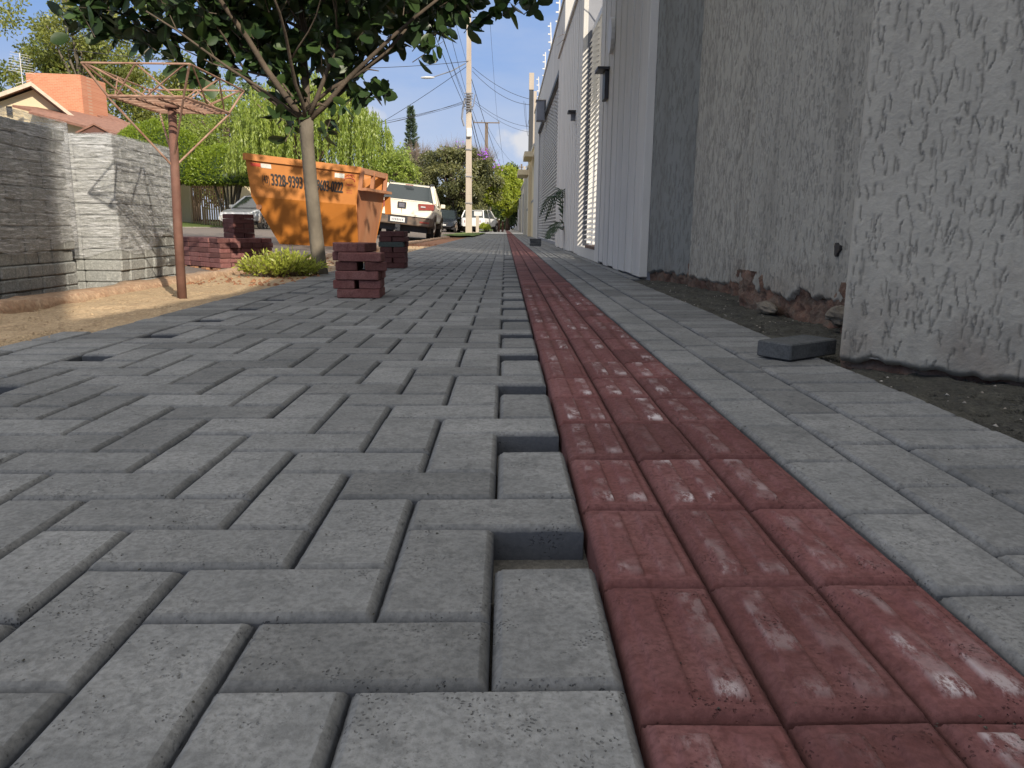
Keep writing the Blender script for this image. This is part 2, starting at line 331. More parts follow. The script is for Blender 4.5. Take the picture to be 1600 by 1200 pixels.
ML_dark = leaf_mat('dark_tree_leaf', (.03, .06, .018), (.09, .13, .03), trans=.2)
ML_tib = leaf_mat('purple_glory_leaf', (.05, .065, .03), (.20, .20, .07), trans=.2)
ML_yel = leaf_mat('yellow_green_leaf', (.16, .22, .02), (.38, .42, .05), trans=.35)
ML_con = leaf_mat('conifer_leaf', (.05, .085, .05), (.12, .16, .10), trans=.1)
ML_bare = leaf_mat('bare_twig_haze', (.22, .17, .14), (.36, .29, .24), trans=.1)
ML_shrub = leaf_mat('shrub_leaf', (.15, .20, .025), (.38, .42, .07), trans=.35)
ML_palm = leaf_mat('palm_leaf', (.02, .05, .02), (.05, .11, .03), trans=.15)
def plaster_mat():
    m, n, l, b = newmat('grooved_grey_plaster'); v = coords(n, l, shift=False)
    k = noise(n, l, v, 2.2, 5, .6); k2 = noise(n, l, v, 18, 5, .6)
    cc = mix(n, l, rng(n, l, k, .3, .7), (.36, .345, .305), (.43, .41, .36)); cc = mix(n, l, rng(n, l, k2, .4, .7, 0, .35), cc, (.29, .28, .25)); cc = mix(n, l, rng(n, l, noise(n, l, v, 70, 4, .7), .5, .75, 0, .4), cc, (.40, .385, .34))
    cc = mix(n, l, attr(n, 'panel_shade'), cc, (.17, .185, .185))  # shade of the set-back panels painted into their plaster colour
    sp = n.new('ShaderNodeSeparateXYZ'); l.new(v, sp.inputs[0])
    dz = rng(n, l, mth(n, l, 'ADD', sp.outputs[2], mth(n, l, 'MULTIPLY', mth(n, l, 'SUBTRACT', k, .5), -.7)), .20, .02)
    cc = mix(n, l, mth(n, l, 'MULTIPLY', dz, rng(n, l, noise(n, l, v, 5, 5), .45, .65, .05, .5)), cc, (.17, .12, .09))
    rs = rng(n, l, mth(n, l, 'ADD', sp.outputs[2], mth(n, l, 'MULTIPLY', noise(n, l, v, 3.1, 3), .5)), .42, .22)
    cc = mix(n, l, mth(n, l, 'MULTIPLY', rs, rng(n, l, noise(n, l, v, 2.1, 4), .5, .62, 0, .55)), cc, (.10, .10, .095))
    gr = attr(n, 'groove'); cc = mix(n, l, mth(n, l, 'MULTIPLY', gr, .62), cc, (.09, .085, .075))
    stv = noise(n, l, coords(n, l, (6, 6, .5), shift=False), 1.6, 5, .6); cc = mix(n, l, rng(n, l, stv, .5, .68, 0, .35), cc, (.15, .145, .13))
    l.new(cc, b.inputs['Base Color']); b.inputs['Roughness'].default_value = .8
    bump(n, l, b, mth(n, l, 'ADD', noise(n, l, v, 110, 5, .7), mth(n, l, 'MULTIPLY', k2, .5)), .8, .0030); return m
M_plaster = plaster_mat()
def wrap_mat():
    m, n, l, b = newmat('clear_stretch_film'); v = coords(n, l, (2.2, 2.2, 22)); v2 = coords(n, l, (5, 5, 75))
    k = noise(n, l, v, 3.0, 6, .7, 1.4); k2 = noise(n, l, v2, 2.0, 5, .7, 1.2)
    s = mth(n, l, 'ADD', mth(n, l, 'MULTIPLY', k, .55), mth(n, l, 'MULTIPLY', k2, .45))
    l.new(mix(n, l, rng(n, l, s, .4, .65), (.62, .64, .67), (.92, .94, .97)), b.inputs['Base Color'])
    b.inputs['Roughness'].default_value = .16; l.new(rng(n, l, s, .44, .60, .10, .72), b.inputs['Alpha'])
    bump(n, l, b, s, 1.0, .02); return m
M_wrap = wrap_mat()
# ------------------------------------------------------------------ ground, street, kerb
def strip(name, xs, y0, y1, ny, zf, m, lab=None, nz_=0., ns=3., kind='structure', ypow=1.):
    xs = np.asarray(xs, float); ys = y0+(y1-y0)*np.linspace(0, 1, ny)**ypow
    X, Y = np.meshgrid(xs, ys, indexing='ij'); Z = zf(X, Y)+nz_*(fbm(X*ns, Y*ns, 5, 3)-.5)*2
    o = mesh_obj(name, np.stack([X, Y, Z], -1).reshape(-1, 3), grid(len(xs), ny), m, smooth=True); o['kind'] = kind; return o
def street_z(X):
    return np.where(X > -6.5, -.115+.05*(-2.05-X), np.where(X > -12.6, .107+.012*(-6.5-X), .18))
strip('ground', np.concatenate([[-400, -120, -60, -30, -20], np.linspace(-17, 20, 20), [40, 120, 400]]), -30, 900, 80, lambda X, Y: np.where(X < -13.2, .30, -.35), M_earth, nz_=.02, ns=.5, ypow=1.6)
strip('street', np.concatenate([np.linspace(-13.0, -6.5, 10), np.linspace(-6.2, -2.06, 14)]), -12, 300, 200, lambda X, Y: street_z(X), M_asphalt, nz_=.012, ns=1.2, ypow=1.5)
def kerb_z(X, Y): return np.where(np.abs(X+1.95) < .075, -.005, -.05)
# verge soil between pavers and kerb
strip('verge', np.linspace(-1.93, -1.30, 44), -.6, 14, 620, lambda X, Y: -.022-.030*np.clip((X+1.50)/.06, 0, 1)*np.clip((2.75-Y)/.3, 0, 1), M_sand, nz_=.014, ns=9, ypow=1.25)
strip('verge', np.linspace(-1.93, -1.15, 10), 13.9, 60, 120, lambda X, Y: -.03+0*X, M_redsoil, nz_=.01, ns=3)
# kerb, irregular and stained with red soil
def kerb(name, x0, x1, y0, y1, zt, zb, ny, m, amp=.008):
    prof = [(0, 0), (0, .8), (.12, 1), (.88, 1), (1, .8), (1, 0)]
    ys = y0+(y1-y0)*np.linspace(0, 1, ny)**1.4; V = []
    for (a, t) in prof:
        X = x0+(x1-x0)*a+0*ys; Z = zb+(zt-zb)*t+0*ys
        X = X+amp*(fbm(ys*7+a*5, ys*0+t*3, 4, 5)-.5)*2; Z = Z+(amp*1.4*(fbm(ys*6+a*9, ys*0+7, 4, 9)-.5)*2)*(t > .5)
        V.append(np.stack([X, ys, Z], -1))
    V = np.stack(V, 0); o = mesh_obj(name, V.reshape(-1, 3), grid(6, ny), m, smooth=False); return o
M_kerb = soil_mat('soil_stained_kerb', (.42, .27, .17), (.48, .35, .24), (.30, .14, .08), 5, 60, .006)
tag(kerb('kerb', -2.06, -1.90, -1, 60, .012, -.13, 700, M_kerb, .013), kind='structure')
tag(kerb('kerb', -13.15, -13.0, -10, 150, .20, .05, 60, M_conc), kind='structure')
strip('far_verge', np.linspace(-16.5, -13.14, 8), -10, 150, 90, lambda X, Y: .18+.09*(-13.14-X), M_grass_g, nz_=.02, ns=1)
strip('gravel_strip', np.linspace(.795, 1.6, 120), .2, 5.3, 500, lambda X, Y: -.006+.035*np.clip(X-.82, 0, .2), M_gravel, nz_=.012, ns=26, ypow=1.2)
# sheet of bedding sand under the pavers
strip('sand_bed', np.linspace(-1.44, 1.05, 8), -.6, 44, 90, lambda X, Y: SL*X-.040, M_jointsand, nz_=.003, ns=8, ypow=1.4)
# ------------------------------------------------------------------ pavers
V_, F_, T_, S_, E_ = {}, {}, {}, {}, {}
def put(key, x0, y0, x1, y1, lod, rnd, bars=False, dz=0.0, rot=0.0):
    g = .0013
    x0 += g; x1 -= g; y0 += g; y1 -= g; Lx, Ly = x1-x0, y1-y0
    if lod == 0: e = [0, .0012, .0032, .0074, .0082]; st = .0038 if bars else .0065
    elif lod == 1: e = [0, .0022, .0074, .0088]; st = .010 if bars else .02
    elif lod == 2: e = [0, .007]; st = .05 if bars else .2
    else: e = [0, .008]; st = 1
    def ax(Ln):
        n = max(1, int(round((Ln-2*e[-1])/st))); return np.concatenate([e[:-1], np.linspace(e[-1], Ln-e[-1], n+1), [Ln-k for k in reversed(e[:-1])]])
    ax_, ay_ = ax(Lx), ax(Ly)
    if bars and lod == 2:   # enough lines for the two raised bars
        q = Lx
        ax_ = np.array(sorted(set(list(ax_[:2])+[.2*q, .215*q, .385*q, .40*q, .62*q, .635*q, .80*q, .815*q]+list(ax_[-2:]))))
        ay_ = np.array(sorted(set([0, .007, .012, .02, Ly-.02, Ly-.012, Ly-.007, Ly])))
    if bars and lod < 2:
        ex = [c*Lx+s_*.0118+o_ for c in (.29, .71) for s_ in (-1, 1) for o_ in (-.0009, .0009)]
        ax_ = np.array(sorted([a for a in ax_ if min(abs(a-x_) for x_ in ex) > .0017]+ex))
    X, Y = np.meshgrid(ax_, ay_, indexing='ij'); sh = X.shape
    d = np.minimum(np.minimum(X, Lx-X), np.minimum(Y, Ly-Y))
    if lod < 2:
        nn = fbm((X+x0)*160+rnd*9, (Y+y0)*160, 3, 2)-.5; n2 = fbm((X+x0)*28, (Y+y0)*28+rnd, 3, 4)-.5
        ch = .0062*(1+.7*n2); t = np.clip((d+.0022*nn)/ch, 0, 1)
        Z = np.where(d < .0073, -.0058*(1-d/.0074), 0)-np.where(d < .0014, .0016+.004*np.clip(nn, -.1, .5), 0)+.0006*nn+.0005*n2
    else:
        Z = np.where(d < .003, -.005, 0.0)
    stn = np.zeros(sh)
    if bars and lod < 3:
        for c, wd, k in ((.29, .0118, 0), (.71, .0118, 1)):
            hx = np.clip((wd-np.abs(X-c*Lx))/.0018+.5, 0, 1); m0, m1 = .016, .016
            hy = np.clip(np.minimum(Y-m0, Ly-m1-Y)/.006, 0, 1)
            Z = Z+.0040*hx*hy
            if lod < 2:
                a1 = (rnd*7.3+k*3.1) % 1; near = np.clip(1-(Y-.01)/(.03+.09*a1), 0, 1); amt = np.clip(1.35*((rnd*13.7+k*5.7) % 1)-.25, 0, 1.1)
                far = np.clip((Y-Ly+.05)/.04, 0, 1)*(((rnd*5.1+k) % 1) > .6)
                blot = np.clip((vn(X*90+rnd*50, Y*35, 8)-.45)*3.2, 0, 1)
                stn = np.maximum(stn, np.minimum(hx*1.4, 1)*hy*amt*np.clip(np.maximum(near, .8*far)+.25*blot, 0, 1)*np.clip(.35+blot, 0, 1))
    tilt = (((rnd*91.7) % 1)-.5, ((rnd*57.3) % 1)-.5)
    Z = Z+dz+(X/Lx-.5)*.0030*tilt[0]+(Y/Ly-.5)*.0030*tilt[1]
    # skirt
    P = np.stack([X-Lx/2, Y-Ly/2, Z], -1)
    nx, ny = sh
    loop = [(i, 0) for i in range(nx)]+[(nx-1, j) for j in range(1, ny)]+[(i, ny-1) for i in range(nx-2, -1, -1)]+[(0, j) for j in range(ny-2, 0, -1)]
    li = np.array([i*ny+j for i, j in loop]); pv = P.reshape(-1, 3); sk = pv[li].copy(); sk[:, 2] = -.042
    pv = np.concatenate([pv, sk]); nb = nx*ny; k = len(li); a = np.arange(k); b = (a+1) % k
    fcs = np.concatenate([grid(nx, ny), np.stack([li[a], nb+a, nb+b, li[b]], 1)])
    ca, sa = math.cos(rot), math.sin(rot); xx = pv[:, 0]*ca-pv[:, 1]*sa; yy = pv[:, 0]*sa+pv[:, 1]*ca
    pv = np.stack([xx+x0+Lx/2, yy+y0+Ly/2, pv[:, 2]], 1); pv[:, 2] += SL*pv[:, 0]
    V_.setdefault(key, []); F_.setdefault(key, []); T_.setdefault(key, []); S_.setdefault(key, [])
    off = sum(len(q) for q in V_[key][-1:]) and put.off.get(key, 0)
    F_[key].append(fcs[:, ::-1][:, ::-1]+put.off.get(key, 0)); V_[key].append(pv); T_[key].append(np.full(len(pv), rnd)); S_[key].append(np.concatenate([stn.ravel(), np.zeros(k)])); E_.setdefault(key, []).append(np.concatenate([(np.maximum(np.clip(1-d/.0034, 0, 1)*.30, np.where(d < .0075, .06, 0)) if lod < 2 else (d < .001)*.24).ravel(), np.ones(k)]))
    put.off[key] = put.off.get(key, 0)+len(pv)
put.off = {}
def lod(y): return 0 if y < 1.9 else 1 if y < 4.2 else 2 if y < 16 else 3
rg = random.Random(11)
U = .1003; XB = .0925
def jit(): return rg.random(), rg.uniform(-.0011, .0011), rg.uniform(-.004, .004)
for j in range(-5, 400):
    y = .003+.1*j
    for i in range(12):
        x = XB-U*(12-i); k = (i+j+2) % 4; rnd, dz, ro = jit()
        if k == 2:
            if rg.random() < .004 and y > 3: continue
            put('p', x, y, x+U, y+.2, lod(y), rnd, dz=dz, rot=ro)
        elif k == 0 and i < 11: put('p', x, y, x+2*U, y+.1, lod(y), rnd, dz=dz, rot=ro)
    # soldier course on the street side
    if y < 33:
        rnd, dz, ro = jit(); wob = .010*math.sin(y*.9)+.006*math.sin(y*3.1)
        put('p', XB-12*U-.203+wob*.4, y, XB-12*U+wob*.1-.001, y+.1, lod(y), rnd, dz=dz, rot=ro+.012)
    if y > 40: break
for n_ in range(-3, 12):
    y = .08+.2*n_; rnd, dz, ro = jit()
    if y < 2.5: put('p', -1.425, y, -1.327, y+.2, lod(y), rnd, dz=-.003, rot=ro+.02)
for n_ in range(-4, 210):
    y = .264+.2*n_-.2
    for c in range(3):
        rnd, dz, ro = jit(); put('r', .0945+.1*c, y, .1945+.1*c, y+.2, lod(y), rnd, True, dz=dz, rot=ro*.5)
    rnd, dz, ro = jit(); put('p', .3965, .045+.2*n_, .503, .245+.2*n_, lod(y), rnd, dz=dz, rot=ro*.6)
    rnd, dz, ro = jit(); put('p', .504, .135+.2*n_, .609, .335+.2*n_, lod(y), rnd, dz=dz, rot=ro*.6)
for n_ in range(-5, 410):
    y = .013+.1*n_; rnd, dz, ro = jit()
    if y > 40: break
    put('p', .611, y, .812, y+.1, lod(y), rnd, dz=dz, rot=ro)
    if y > 7.6: put('p', .814, y, .99, y+.1, 3, rnd, dz=dz)
    elif y > 4.95: put('p', .814, y, .884, y+.1, 2, rnd, dz=dz)
for key, nm, mt in (('p', 'pavement', M_paver), ('r', 'tactile_pavement', M_red)):
    o = mesh_obj(nm, np.concatenate(V_[key]), np.concatenate(F_[key]), mt, att={'tint': np.concatenate(T_[key]), 'stain': np.concatenate(S_[key]), 'edge': np.concatenate(E_[key])}, smooth=False); o['kind'] = 'structure'
del V_, F_, T_, S_
# concrete driveway and the pavement beyond it
strip('driveway', [-2.0, 1.2], 40.3, 56, 6, lambda X, Y: .015+0*X, M_concw)
strip('far_pavement', [-1.3, 1.35], 55.9, 260, 40, lambda X, Y: .008+0*X, M_conc)
strip('far_tactile_strip', [.09, .4], 40.3, 260, 40, lambda X, Y: .024+0*X, plain('far_red_paver', (.22, .09, .08), .9))
strip('grass_verge', np.linspace(-2.4, -1.1, 8), 27, 45, 60, lambda X, Y: .03+0*X, M_grass_g, nz_=.03, ns=3)
strip('grass_verge', np.linspace(-2.6, -1.25, 8), 56, 200, 60, lambda X, Y: .06+0*X, M_grass_g, nz_=.05, ns=2)
# ------------------------------------------------------------------ grooved plaster wall (zigzag panels)
WALLH = 3.15
wall = empty('plaster_wall', (.9, 3.2, 0), 0, 'tall grey zigzag wall in grooved plaster, nearest to the viewer on the right', 'wall')
def strokes(nu, nz, du, seed, dens, lmin, lmax, wpx):
    rr = np.random.RandomState(seed); H = np.zeros((nu, nz)); cnt = int(nu*du*nz*du*dens)
    for _ in range(cnt):
        u = rr.rand()*nu; z = rr.rand()*nz; ln = rr.uniform(lmin, lmax)/du; dr = rr.normal(0, .12); cur = rr.normal(0, .004); dp = rr.uniform(.45, 1); w_ = wpx*rr.uniform(.6, 1.25)
        k = np.arange(0, ln, .7); uu = u+dr*k+cur*k*k+.8*np.sin(k*.35+rr.rand()*6)*rr.rand(); zz = z+k; tp = np.clip(np.minimum(k, ln-k)/(.2*ln+.1), 0, 1)
        for off in (-2, -1, 0, 1, 2):
            ui = np.round(uu+off*.9).astype(int); zi = zz.astype(int); ok = (ui >= 0) & (ui < nu) & (zi < nz)
            val = dp*tp*np.clip(1-(abs(off)*.9/w_)**2, 0, 1)
            np.maximum.at(H, (ui[ok], zi[ok]), val[ok])
    return H
def panel(p0, p1, du, ztop_fine, seed, dens, lmin, lmax, wpx, depth=.0034, thick=.16, bottom=.03, brag=.03, bulge=0., panel_shade=0.):
    p0 = np.array(p0); p1 = np.array(p1); Lw = np.linalg.norm(p1-p0); t = (p1-p0)/Lw; nrm = np.array([t[1], -t[0]])
    if nrm[0] > 0: nrm = -nrm
    nu = int(Lw/du)+1; nz_ = int(ztop_fine/du)+1
    H = strokes(nu, nz_, du, seed, dens, lmin, lmax, wpx)
    u = np.linspace(0, Lw, nu); z = np.linspace(0, 1, nz_)
    bot = bottom+brag*(fbm(u*9, u*0+seed, 4, seed)-.25)*1.3+brag*.55*(np.abs(fbm(u*14, u*0+seed+9, 5, seed+1)-.5)*3-.35); bot = np.clip(bot, .004, .2)
    U_, Z_ = np.meshgrid(u, z, indexing='ij'); Z_ = bot[:, None]+Z_*(ztop_fine-bot[:, None])
    und = (fbm(U_*2.3, Z_*1.1, 3, seed+3)-.5)*.008+(fbm(U_*90, Z_*70, 3, seed+5)-.5)*.0022
    e = np.clip(np.minimum(U_, Lw-U_)/.012, 0, 1); und = und-.009*(1-e)**2-bulge*((U_/Lw-.42)*2)**2
    und = und-.02*np.clip(1-(Z_-bot[:, None])/.018, 0, 1)**2
    off = und-depth*H
    P = np.stack([p0[0]+t[0]*U_+nrm[0]*off, p0[1]+t[1]*U_+nrm[1]*off, Z_], -1)
    o = mesh_obj('panel', P.reshape(-1, 3)-np.array([.9, 3.2, 0]), grid(nu, nz_), M_plaster, wall, smooth=True, att={'groove': H.ravel(), 'panel_shade': np.full(H.size, panel_shade)})
    mb = MB(); q = [p0-nrm*(.0095+bulge*1.4), p1-nrm*(.0095+bulge*1.4), p1-nrm*thick, p0-nrm*thick]
    mb.hexa([(a[0]-.9, a[1]-3.2, bottom+brag*1.1) for i, a in enumerate(q)], [(a[0]-.9, a[1]-3.2, WALLH) for a in q]); c = mb.build('panel_core', M_plaster, wall)
    # the upper run of the same face above the finely grooved part
    mb = MB(); g0 = p0+nrm*.0; g1 = p1+nrm*.0
    mb.hexa([(g0[0]-.9, g0[1]-3.2, ztop_fine), (g1[0]-.9, g1[1]-3.2, ztop_fine), (q[1][0]-.9, q[1][1]-3.2, ztop_fine), (q[0][0]-.9, q[0][1]-3.2, ztop_fine)],
            [(g0[0]-.9, g0[1]-3.2, WALLH), (g1[0]-.9, g1[1]-3.2, WALLH), (q[1][0]-.9, q[1][1]-3.2, WALLH), (q[0][0]-.9, q[0][1]-3.2, WALLH)])
    mb.build('upper_panel', M_plaster, wall)
    return bot
panel((.813, 1.835), (1.42, 1.33), .0026, 1.2, 3, 1500, .012, .06, 1.0, .0036, bottom=.008, brag=.020)
panel((1.005, 3.36), (1.19, 2.05), .0036, 1.45, 5, 2000, .012, .06, 1.0, .0040, bottom=.075, brag=.05, bulge=.055, panel_shade=.16)
panel((1.05, 4.50), (1.23, 3.50), .0050, 1.9, 7, 1700, .02, .09, 1.0, .0044, bottom=.045, brag=.03, bulge=.03)
panel((.925, 5.045), (1.12, 4.62), .006, 2.1, 9, 900, .03, .10, 1.0, .0028, bottom=.04, brag=.04, panel_shade=.75)
# stretches of the same wall behind the viewer and the returns between the panels
mb = MB()
for a, b in (((1.42, 1.33), (1.30, .2)), ((1.30, .2), (1.45, -1.1)), ((1.45, -1.1), (1.2, -2.98))):
    a = np.array(a); b = np.array(b); mb.hexa([(a[0]-.9, a[1]-3.2, -.05), (b[0]-.9, b[1]-3.2, -.05), (b[0]-.75, b[1]-3.2, -.05), (a[0]-.75, a[1]-3.2, -.05)],
        [(a[0]-.9, a[1]-3.2, WALLH), (b[0]-.9, b[1]-3.2, WALLH), (b[0]-.75, b[1]-3.2, WALLH), (a[0]-.75, a[1]-3.2, WALLH)])
mb.box((.42, -1.95, -.05), (.55, 1.852, WALLH-.002)); mb.build('return_panel', M_plaster, wall)
mb = MB(); mb.box((.18, 1.70, -.05), (.42, 1.848, WALLH-.004)); mb.build('return_panel', M_plaster, wall)
# exposed footing under the broken plaster
def rough_block(name, pts, z0, z1, m, parent, org, seed, amp=.012, n=40):
    mb_ = []; pts = np.array(pts, float); s = np.linspace(0, 1, n); seg = np.linalg.norm(np.diff(pts, axis=0), axis=1); cum = np.concatenate([[0], np.cumsum(seg)])
    px_ = np.interp(s*cum[-1], cum, pts[:, 0]); py_ = np.interp(s*cum[-1], cum, pts[:, 1])
    zz = np.linspace(z0, z1, 9); A, B = np.meshgrid(np.arange(n), np.arange(9), indexing='ij')
    X = px_[A]; Y = py_[A]; Z = zz[B]; k = (fbm(A*cum[-1]/n*22, B*1.1, 5, seed)-.5)*2*amp; k2 = (fbm(A*cum[-1]/n*30, B*.9+50, 5, seed+1)-.5)*amp
    P = np.stack([X-k-org[0], Y+k2-org[1], Z+k2*.5], -1); o = mesh_obj(name, P.reshape(-1, 3), grid(n, 9), m, parent, smooth=True); return o
og = (.9, 3.2)
rough_block('footing', [(1.03, 3.37), (1.13, 2.6), (1.19, 2.05), (.86, 1.90)], -.03, .16, M_clay, wall, og, 4, .034, 260)
rough_block('footing', [(.835, 1.865), (1.11, 1.635), (1.45, 1.355)], -.03, .10, M_clay, wall, og, 6, .022, 260)
rough_block('footing', [(.955, 5.05), (1.12, 4.65), (1.075, 4.52), (1.22, 3.56)], -.03, .13, M_clay, wall, og, 8, .028, 220)
# round drain hole through the second panel
mb = MB(); c = Vector((.963+.12, 2.42, .268)); mb = MB()
ring = []
for k in range(14):
    a = 2*math.pi*k/14; rr_ = .018*(1+.25*math.sin(3*a+1)); ring.append((math.cos(a)*rr_*.85, math.sin(a)*rr_*1.15))
tx, ty = (1.19-1.005), (2.05-3.36); ln = math.hypot(tx, ty); tx /= ln; ty /= ln; nx_, ny_ = ty, -tx
s0 = (2.60-3.36)/ty; bx, by = 1.005+tx*s0, 3.36+ty*s0
mb.rings([[(bx+tx*a+nx_*d-.9, by+ty*a+ny_*d-3.2, .268+b) for a, b in ring] for d in (-.03, .003)])
mb.build('drain_hole', M_dark, wall)
# thin unseen wall, shaped to cast the shadow edge on the near pallets
bl = empty('shadow_wall', (1.16, -2.60, 0), 0, 'tall narrow unseen wall behind the viewer, shaped to cast a shadow edge', 'wall')
mb = MB(); mb.box((0, -14, -.3), (.25, 0, 5.6)); mb.build('wall', M_white2, bl)
mb = MB(); mb.box((-.04, -14.04, 5.602), (.29, .002, 5.68)); mb.build('coping', M_concw, bl)
# rubble by the wall
def rock(name, loc, s, seed, m, lab=None, cat=None, group=None):
    bpyv = []; fs = []; n1, n2 = 9, 12
    for i in range(n1):
        th = math.pi*i/(n1-1)
        for j in range(n2):
            ph = 2*math.pi*j/n2; d = .55+.35*float(vn(math.cos(ph)*math.sin(th)*5+seed*1.7+19, math.cos(th)*5+math.sin(ph)*3+11, seed+3))+.45*float(vn(math.cos(ph)*math.sin(th)*1.7+seed*3.1+9, math.sin(ph)*math.sin(th)*1.7+math.cos(th)*2+7, seed))
            bpyv.append((s[0]*d*math.sin(th)*math.cos(ph), s[1]*d*math.sin(th)*math.sin(ph), s[2]*d*math.cos(th)))
    for i in range(n1-1):
        for j in range(n2): fs.append((i*n2+j, (i+1)*n2+j, (i+1)*n2+(j+1) % n2, i*n2+(j+1) % n2))
    return tag(mesh_obj(name, bpyv, fs, m, loc=loc), lab, cat, group)
rock('plaster_chunk', (1.10, 2.50, .055), (.040, .06, .035), 3, M_stone, 'large rounded render lump at the foot of the grey wall', 'rubble')
rock('plaster_chunk', (1.03, 3.0, .03), (.03, .09, .022), 5, M_stone, 'long flat broken render piece under the grey wall', 'rubble')
# small gravel crumbs: uncountable
def crumbs(name, n, xr, yr, zf, smin, smax, m, seed, lab):
    rr = np.random.RandomState(seed); tet = np.array([(1, 0, -.5), (-.5, .87, -.5), (-.5, -.87, -.5), (.1, 0, .8), (.7, .6, .1)])
    fcs = np.array([(0, 2, 3), (2, 1, 3), (1, 4, 3), (4, 0, 3), (0, 4, 1)]); V = []; Fc = []
    for i in range(n):
        s = rr.uniform(smin, smax)*np.array([1, rr.uniform(.6, 1), rr.uniform(.4, .8)]); a = rr.rand()*6.28; q = tet*s*(1+rr.uniform(-.3, .3, tet.shape)); ca, sa = math.cos(a), math.sin(a)
        x = rr.uniform(*xr); y = yr[0]+(yr[1]-yr[0])*rr.rand()**1.6
        V.append(np.stack([q[:, 0]*ca-q[:, 1]*sa+x, q[:, 0]*sa+q[:, 1]*ca+y, q[:, 2]+zf(x, y)], 1)); Fc.append(fcs+i*5)
    o = mesh_obj(name, np.concatenate(V), np.concatenate(Fc), m); return tag(o, lab, 'gravel', kind='stuff')
crumbs('gravel_crumbs', 9000, (.82, 1.5), (1.0, 5.0), lambda x, y: -.006+.035*min(max(x-.82, 0), .2), .0015, .0065, M_gravel, 4, 'loose dark gravel crumbs between pavers and grey wall')
crumbs('gravel_crumbs', 450, (.82, 1.4), (1.0, 5.0), lambda x, y: -.004+.035*min(max(x-.82, 0), .2), .0015, .006, M_conc, 14, 'pale mortar crumbs scattered over the dark gravel strip')
crumbs('paving_grit', 900, (-1.1, .8), (.45, 4.5), lambda x, y: .001+SL*x, .0006, .0019, M_gravel, 24, 'fine grit and crumbs scattered on the pavers')
crumbs('sand_crumbs', 3000, (-1.88, -1.38), (1.2, 9.0), lambda x, y: -.02, .002, .007, M_sand, 6, 'loose sandy crumbs on the verge')
crumbs('soil_clods', 500, (-1.9, -1.25), (4.5, 16.0), lambda x, y: -.02, .008, .03, M_redsoil, 7, 'red soil clods along the verge beside the pavers')
# ------------------------------------------------------------------ ribbed white walls
def ribbed(name, y0, y1, x, h, pitch, label, m, depth=.05, gw=.045, thick=.25, slats=True):
    e = empty(name, (x, y0, 0), 0, label, 'wall'); n = int(round((y1-y0)/pitch)); p = (y1-y0)/n
    mb = MB(); mb.box((depth, 0, -.04), (thick, y1-y0, h)); mb.build('backing', M_greym, e)
    mb = MB()
    rr = random.Random(int(y0*10))
    for k in range(n):
        a = k*p+(gw/2 if k else -.004); b = (k+1)*p-(gw/2 if k < n-1 else -.004); zb = .008+rr.uniform(0, .02)
        mb.box((-.003*rr.random(), a, zb), (depth+.004, b, h+.002), bev=.004)
    mb.build('ribs', m, e, smooth=False)
    mb = MB(); mb.box((-.03, -.01, h+.003), (thick+.02, y1-y0+.01, h+.05)); mb.build('coping', m, e)
    return e
W1 = ribbed('ribbed_wall', 5.055, 7.60, .878, 3.2, .30, 'white wall of upright ribs beside the grey wall, nearer than the louvred gate', M_white)
W2 = ribbed('ribbed_wall', 9.62, 13.9, .895, 3.15, .285, 'white ribbed wall between the louvred gate and the lattice gate', M_white)
# louvred gate
g1 = empty('louvred_gate', (1.0, 7.62, 0), 0, 'white gate of horizontal louvre slats set back between two ribbed white walls', 'gate')
mb = MB(); mb.box((-.11, 0, -.03), (.16, 1.98, .12)); mb.build('sill', M_concw, g1)
mb = MB(); mb.box((-.115, -.0, .121), (.10, 1.0, .15)); mb.build('brick_sill', M_clay, g1)
mb = MB()
for yy in (.0, .62, 1.30, 1.93): mb.box((.0, yy, .152), (.05, yy+.045, 2.55))
mb.box((-.004, 0, 2.551), (.054, 1.975, 2.62)); mb.build('frame', M_louv, g1)
for k in range(40):
    z = .19+k*.058; mb = MB()
    c = [(-.035, z), (-.030, z+.006), (.035, z+.045), (.030, z+.039)]
    mb.add([(a, .004, b) for a, b in (c[0], c[3], c[2], c[1])]+[(a, 1.97, b) for a, b in (c[0], c[3], c[2], c[1])], [(0, 1, 2, 3), (7, 6, 5, 4), (0, 4, 5, 1), (1, 5, 6, 2), (2, 6, 7, 3), (3, 7, 4, 0)])
    mb.build('slat', M_louv, g1)
# tall plain wall with the lattice gate
tw = empty('tall_boundary_wall', (.98, 13.92, 0), 0, 'tall plain grey-white wall rising above the lattice gate', 'wall')
HT = 4.15
mb = MB()
mb.box((0, 0, 3.12), (.22, 13.6, HT)); mb.box((0, 0, -.05), (.22, .42, 3.118)); mb.box((.0, 9.9, -.05), (.22, 13.6, 3.118)); mb.build('facade', M_white2, tw)
mb = MB(); mb.box((.222, .0, -.05), (3.2, .2, HT-.002)); mb.build('lit_end_wall', M_litwall, tw)
mb = MB(); mb.box((-.025, -.03, HT+.002), (3.25, .23, HT+.05)); mb.box((-.025, .232, HT+.002), (.25, 13.6, HT+.05)); mb.build('coping', M_concw, tw)
mb = MB(); mb.box((-.03, .35, 3.08), (-.003, 9.95, 3.16)); mb.build('lintel_strip', M_dark, tw)
lg = empty('lattice_gate', (1.02, 14.36, 0), 0, 'white square lattice gate under the tall plain wall', 'gate')
mb = MB(); yy = 0
for k in range(22):
    mb.box((.0, k*.43, .06), (.004, k*.43+.09, 3.06))
mb.build('upright_bars', M_louv, lg)
mb = MB()
for k in range(42): mb.box((-.003, 0, .06+k*.0715), (.004, 9.40, .06+k*.0715+.020))
mb.build('cross_bars', M_louv, lg)
mb = MB(); mb.box((-.02, -.02, 0), (.05, 9.44, .058)); mb.build('bottom_rail', M_greym, lg)
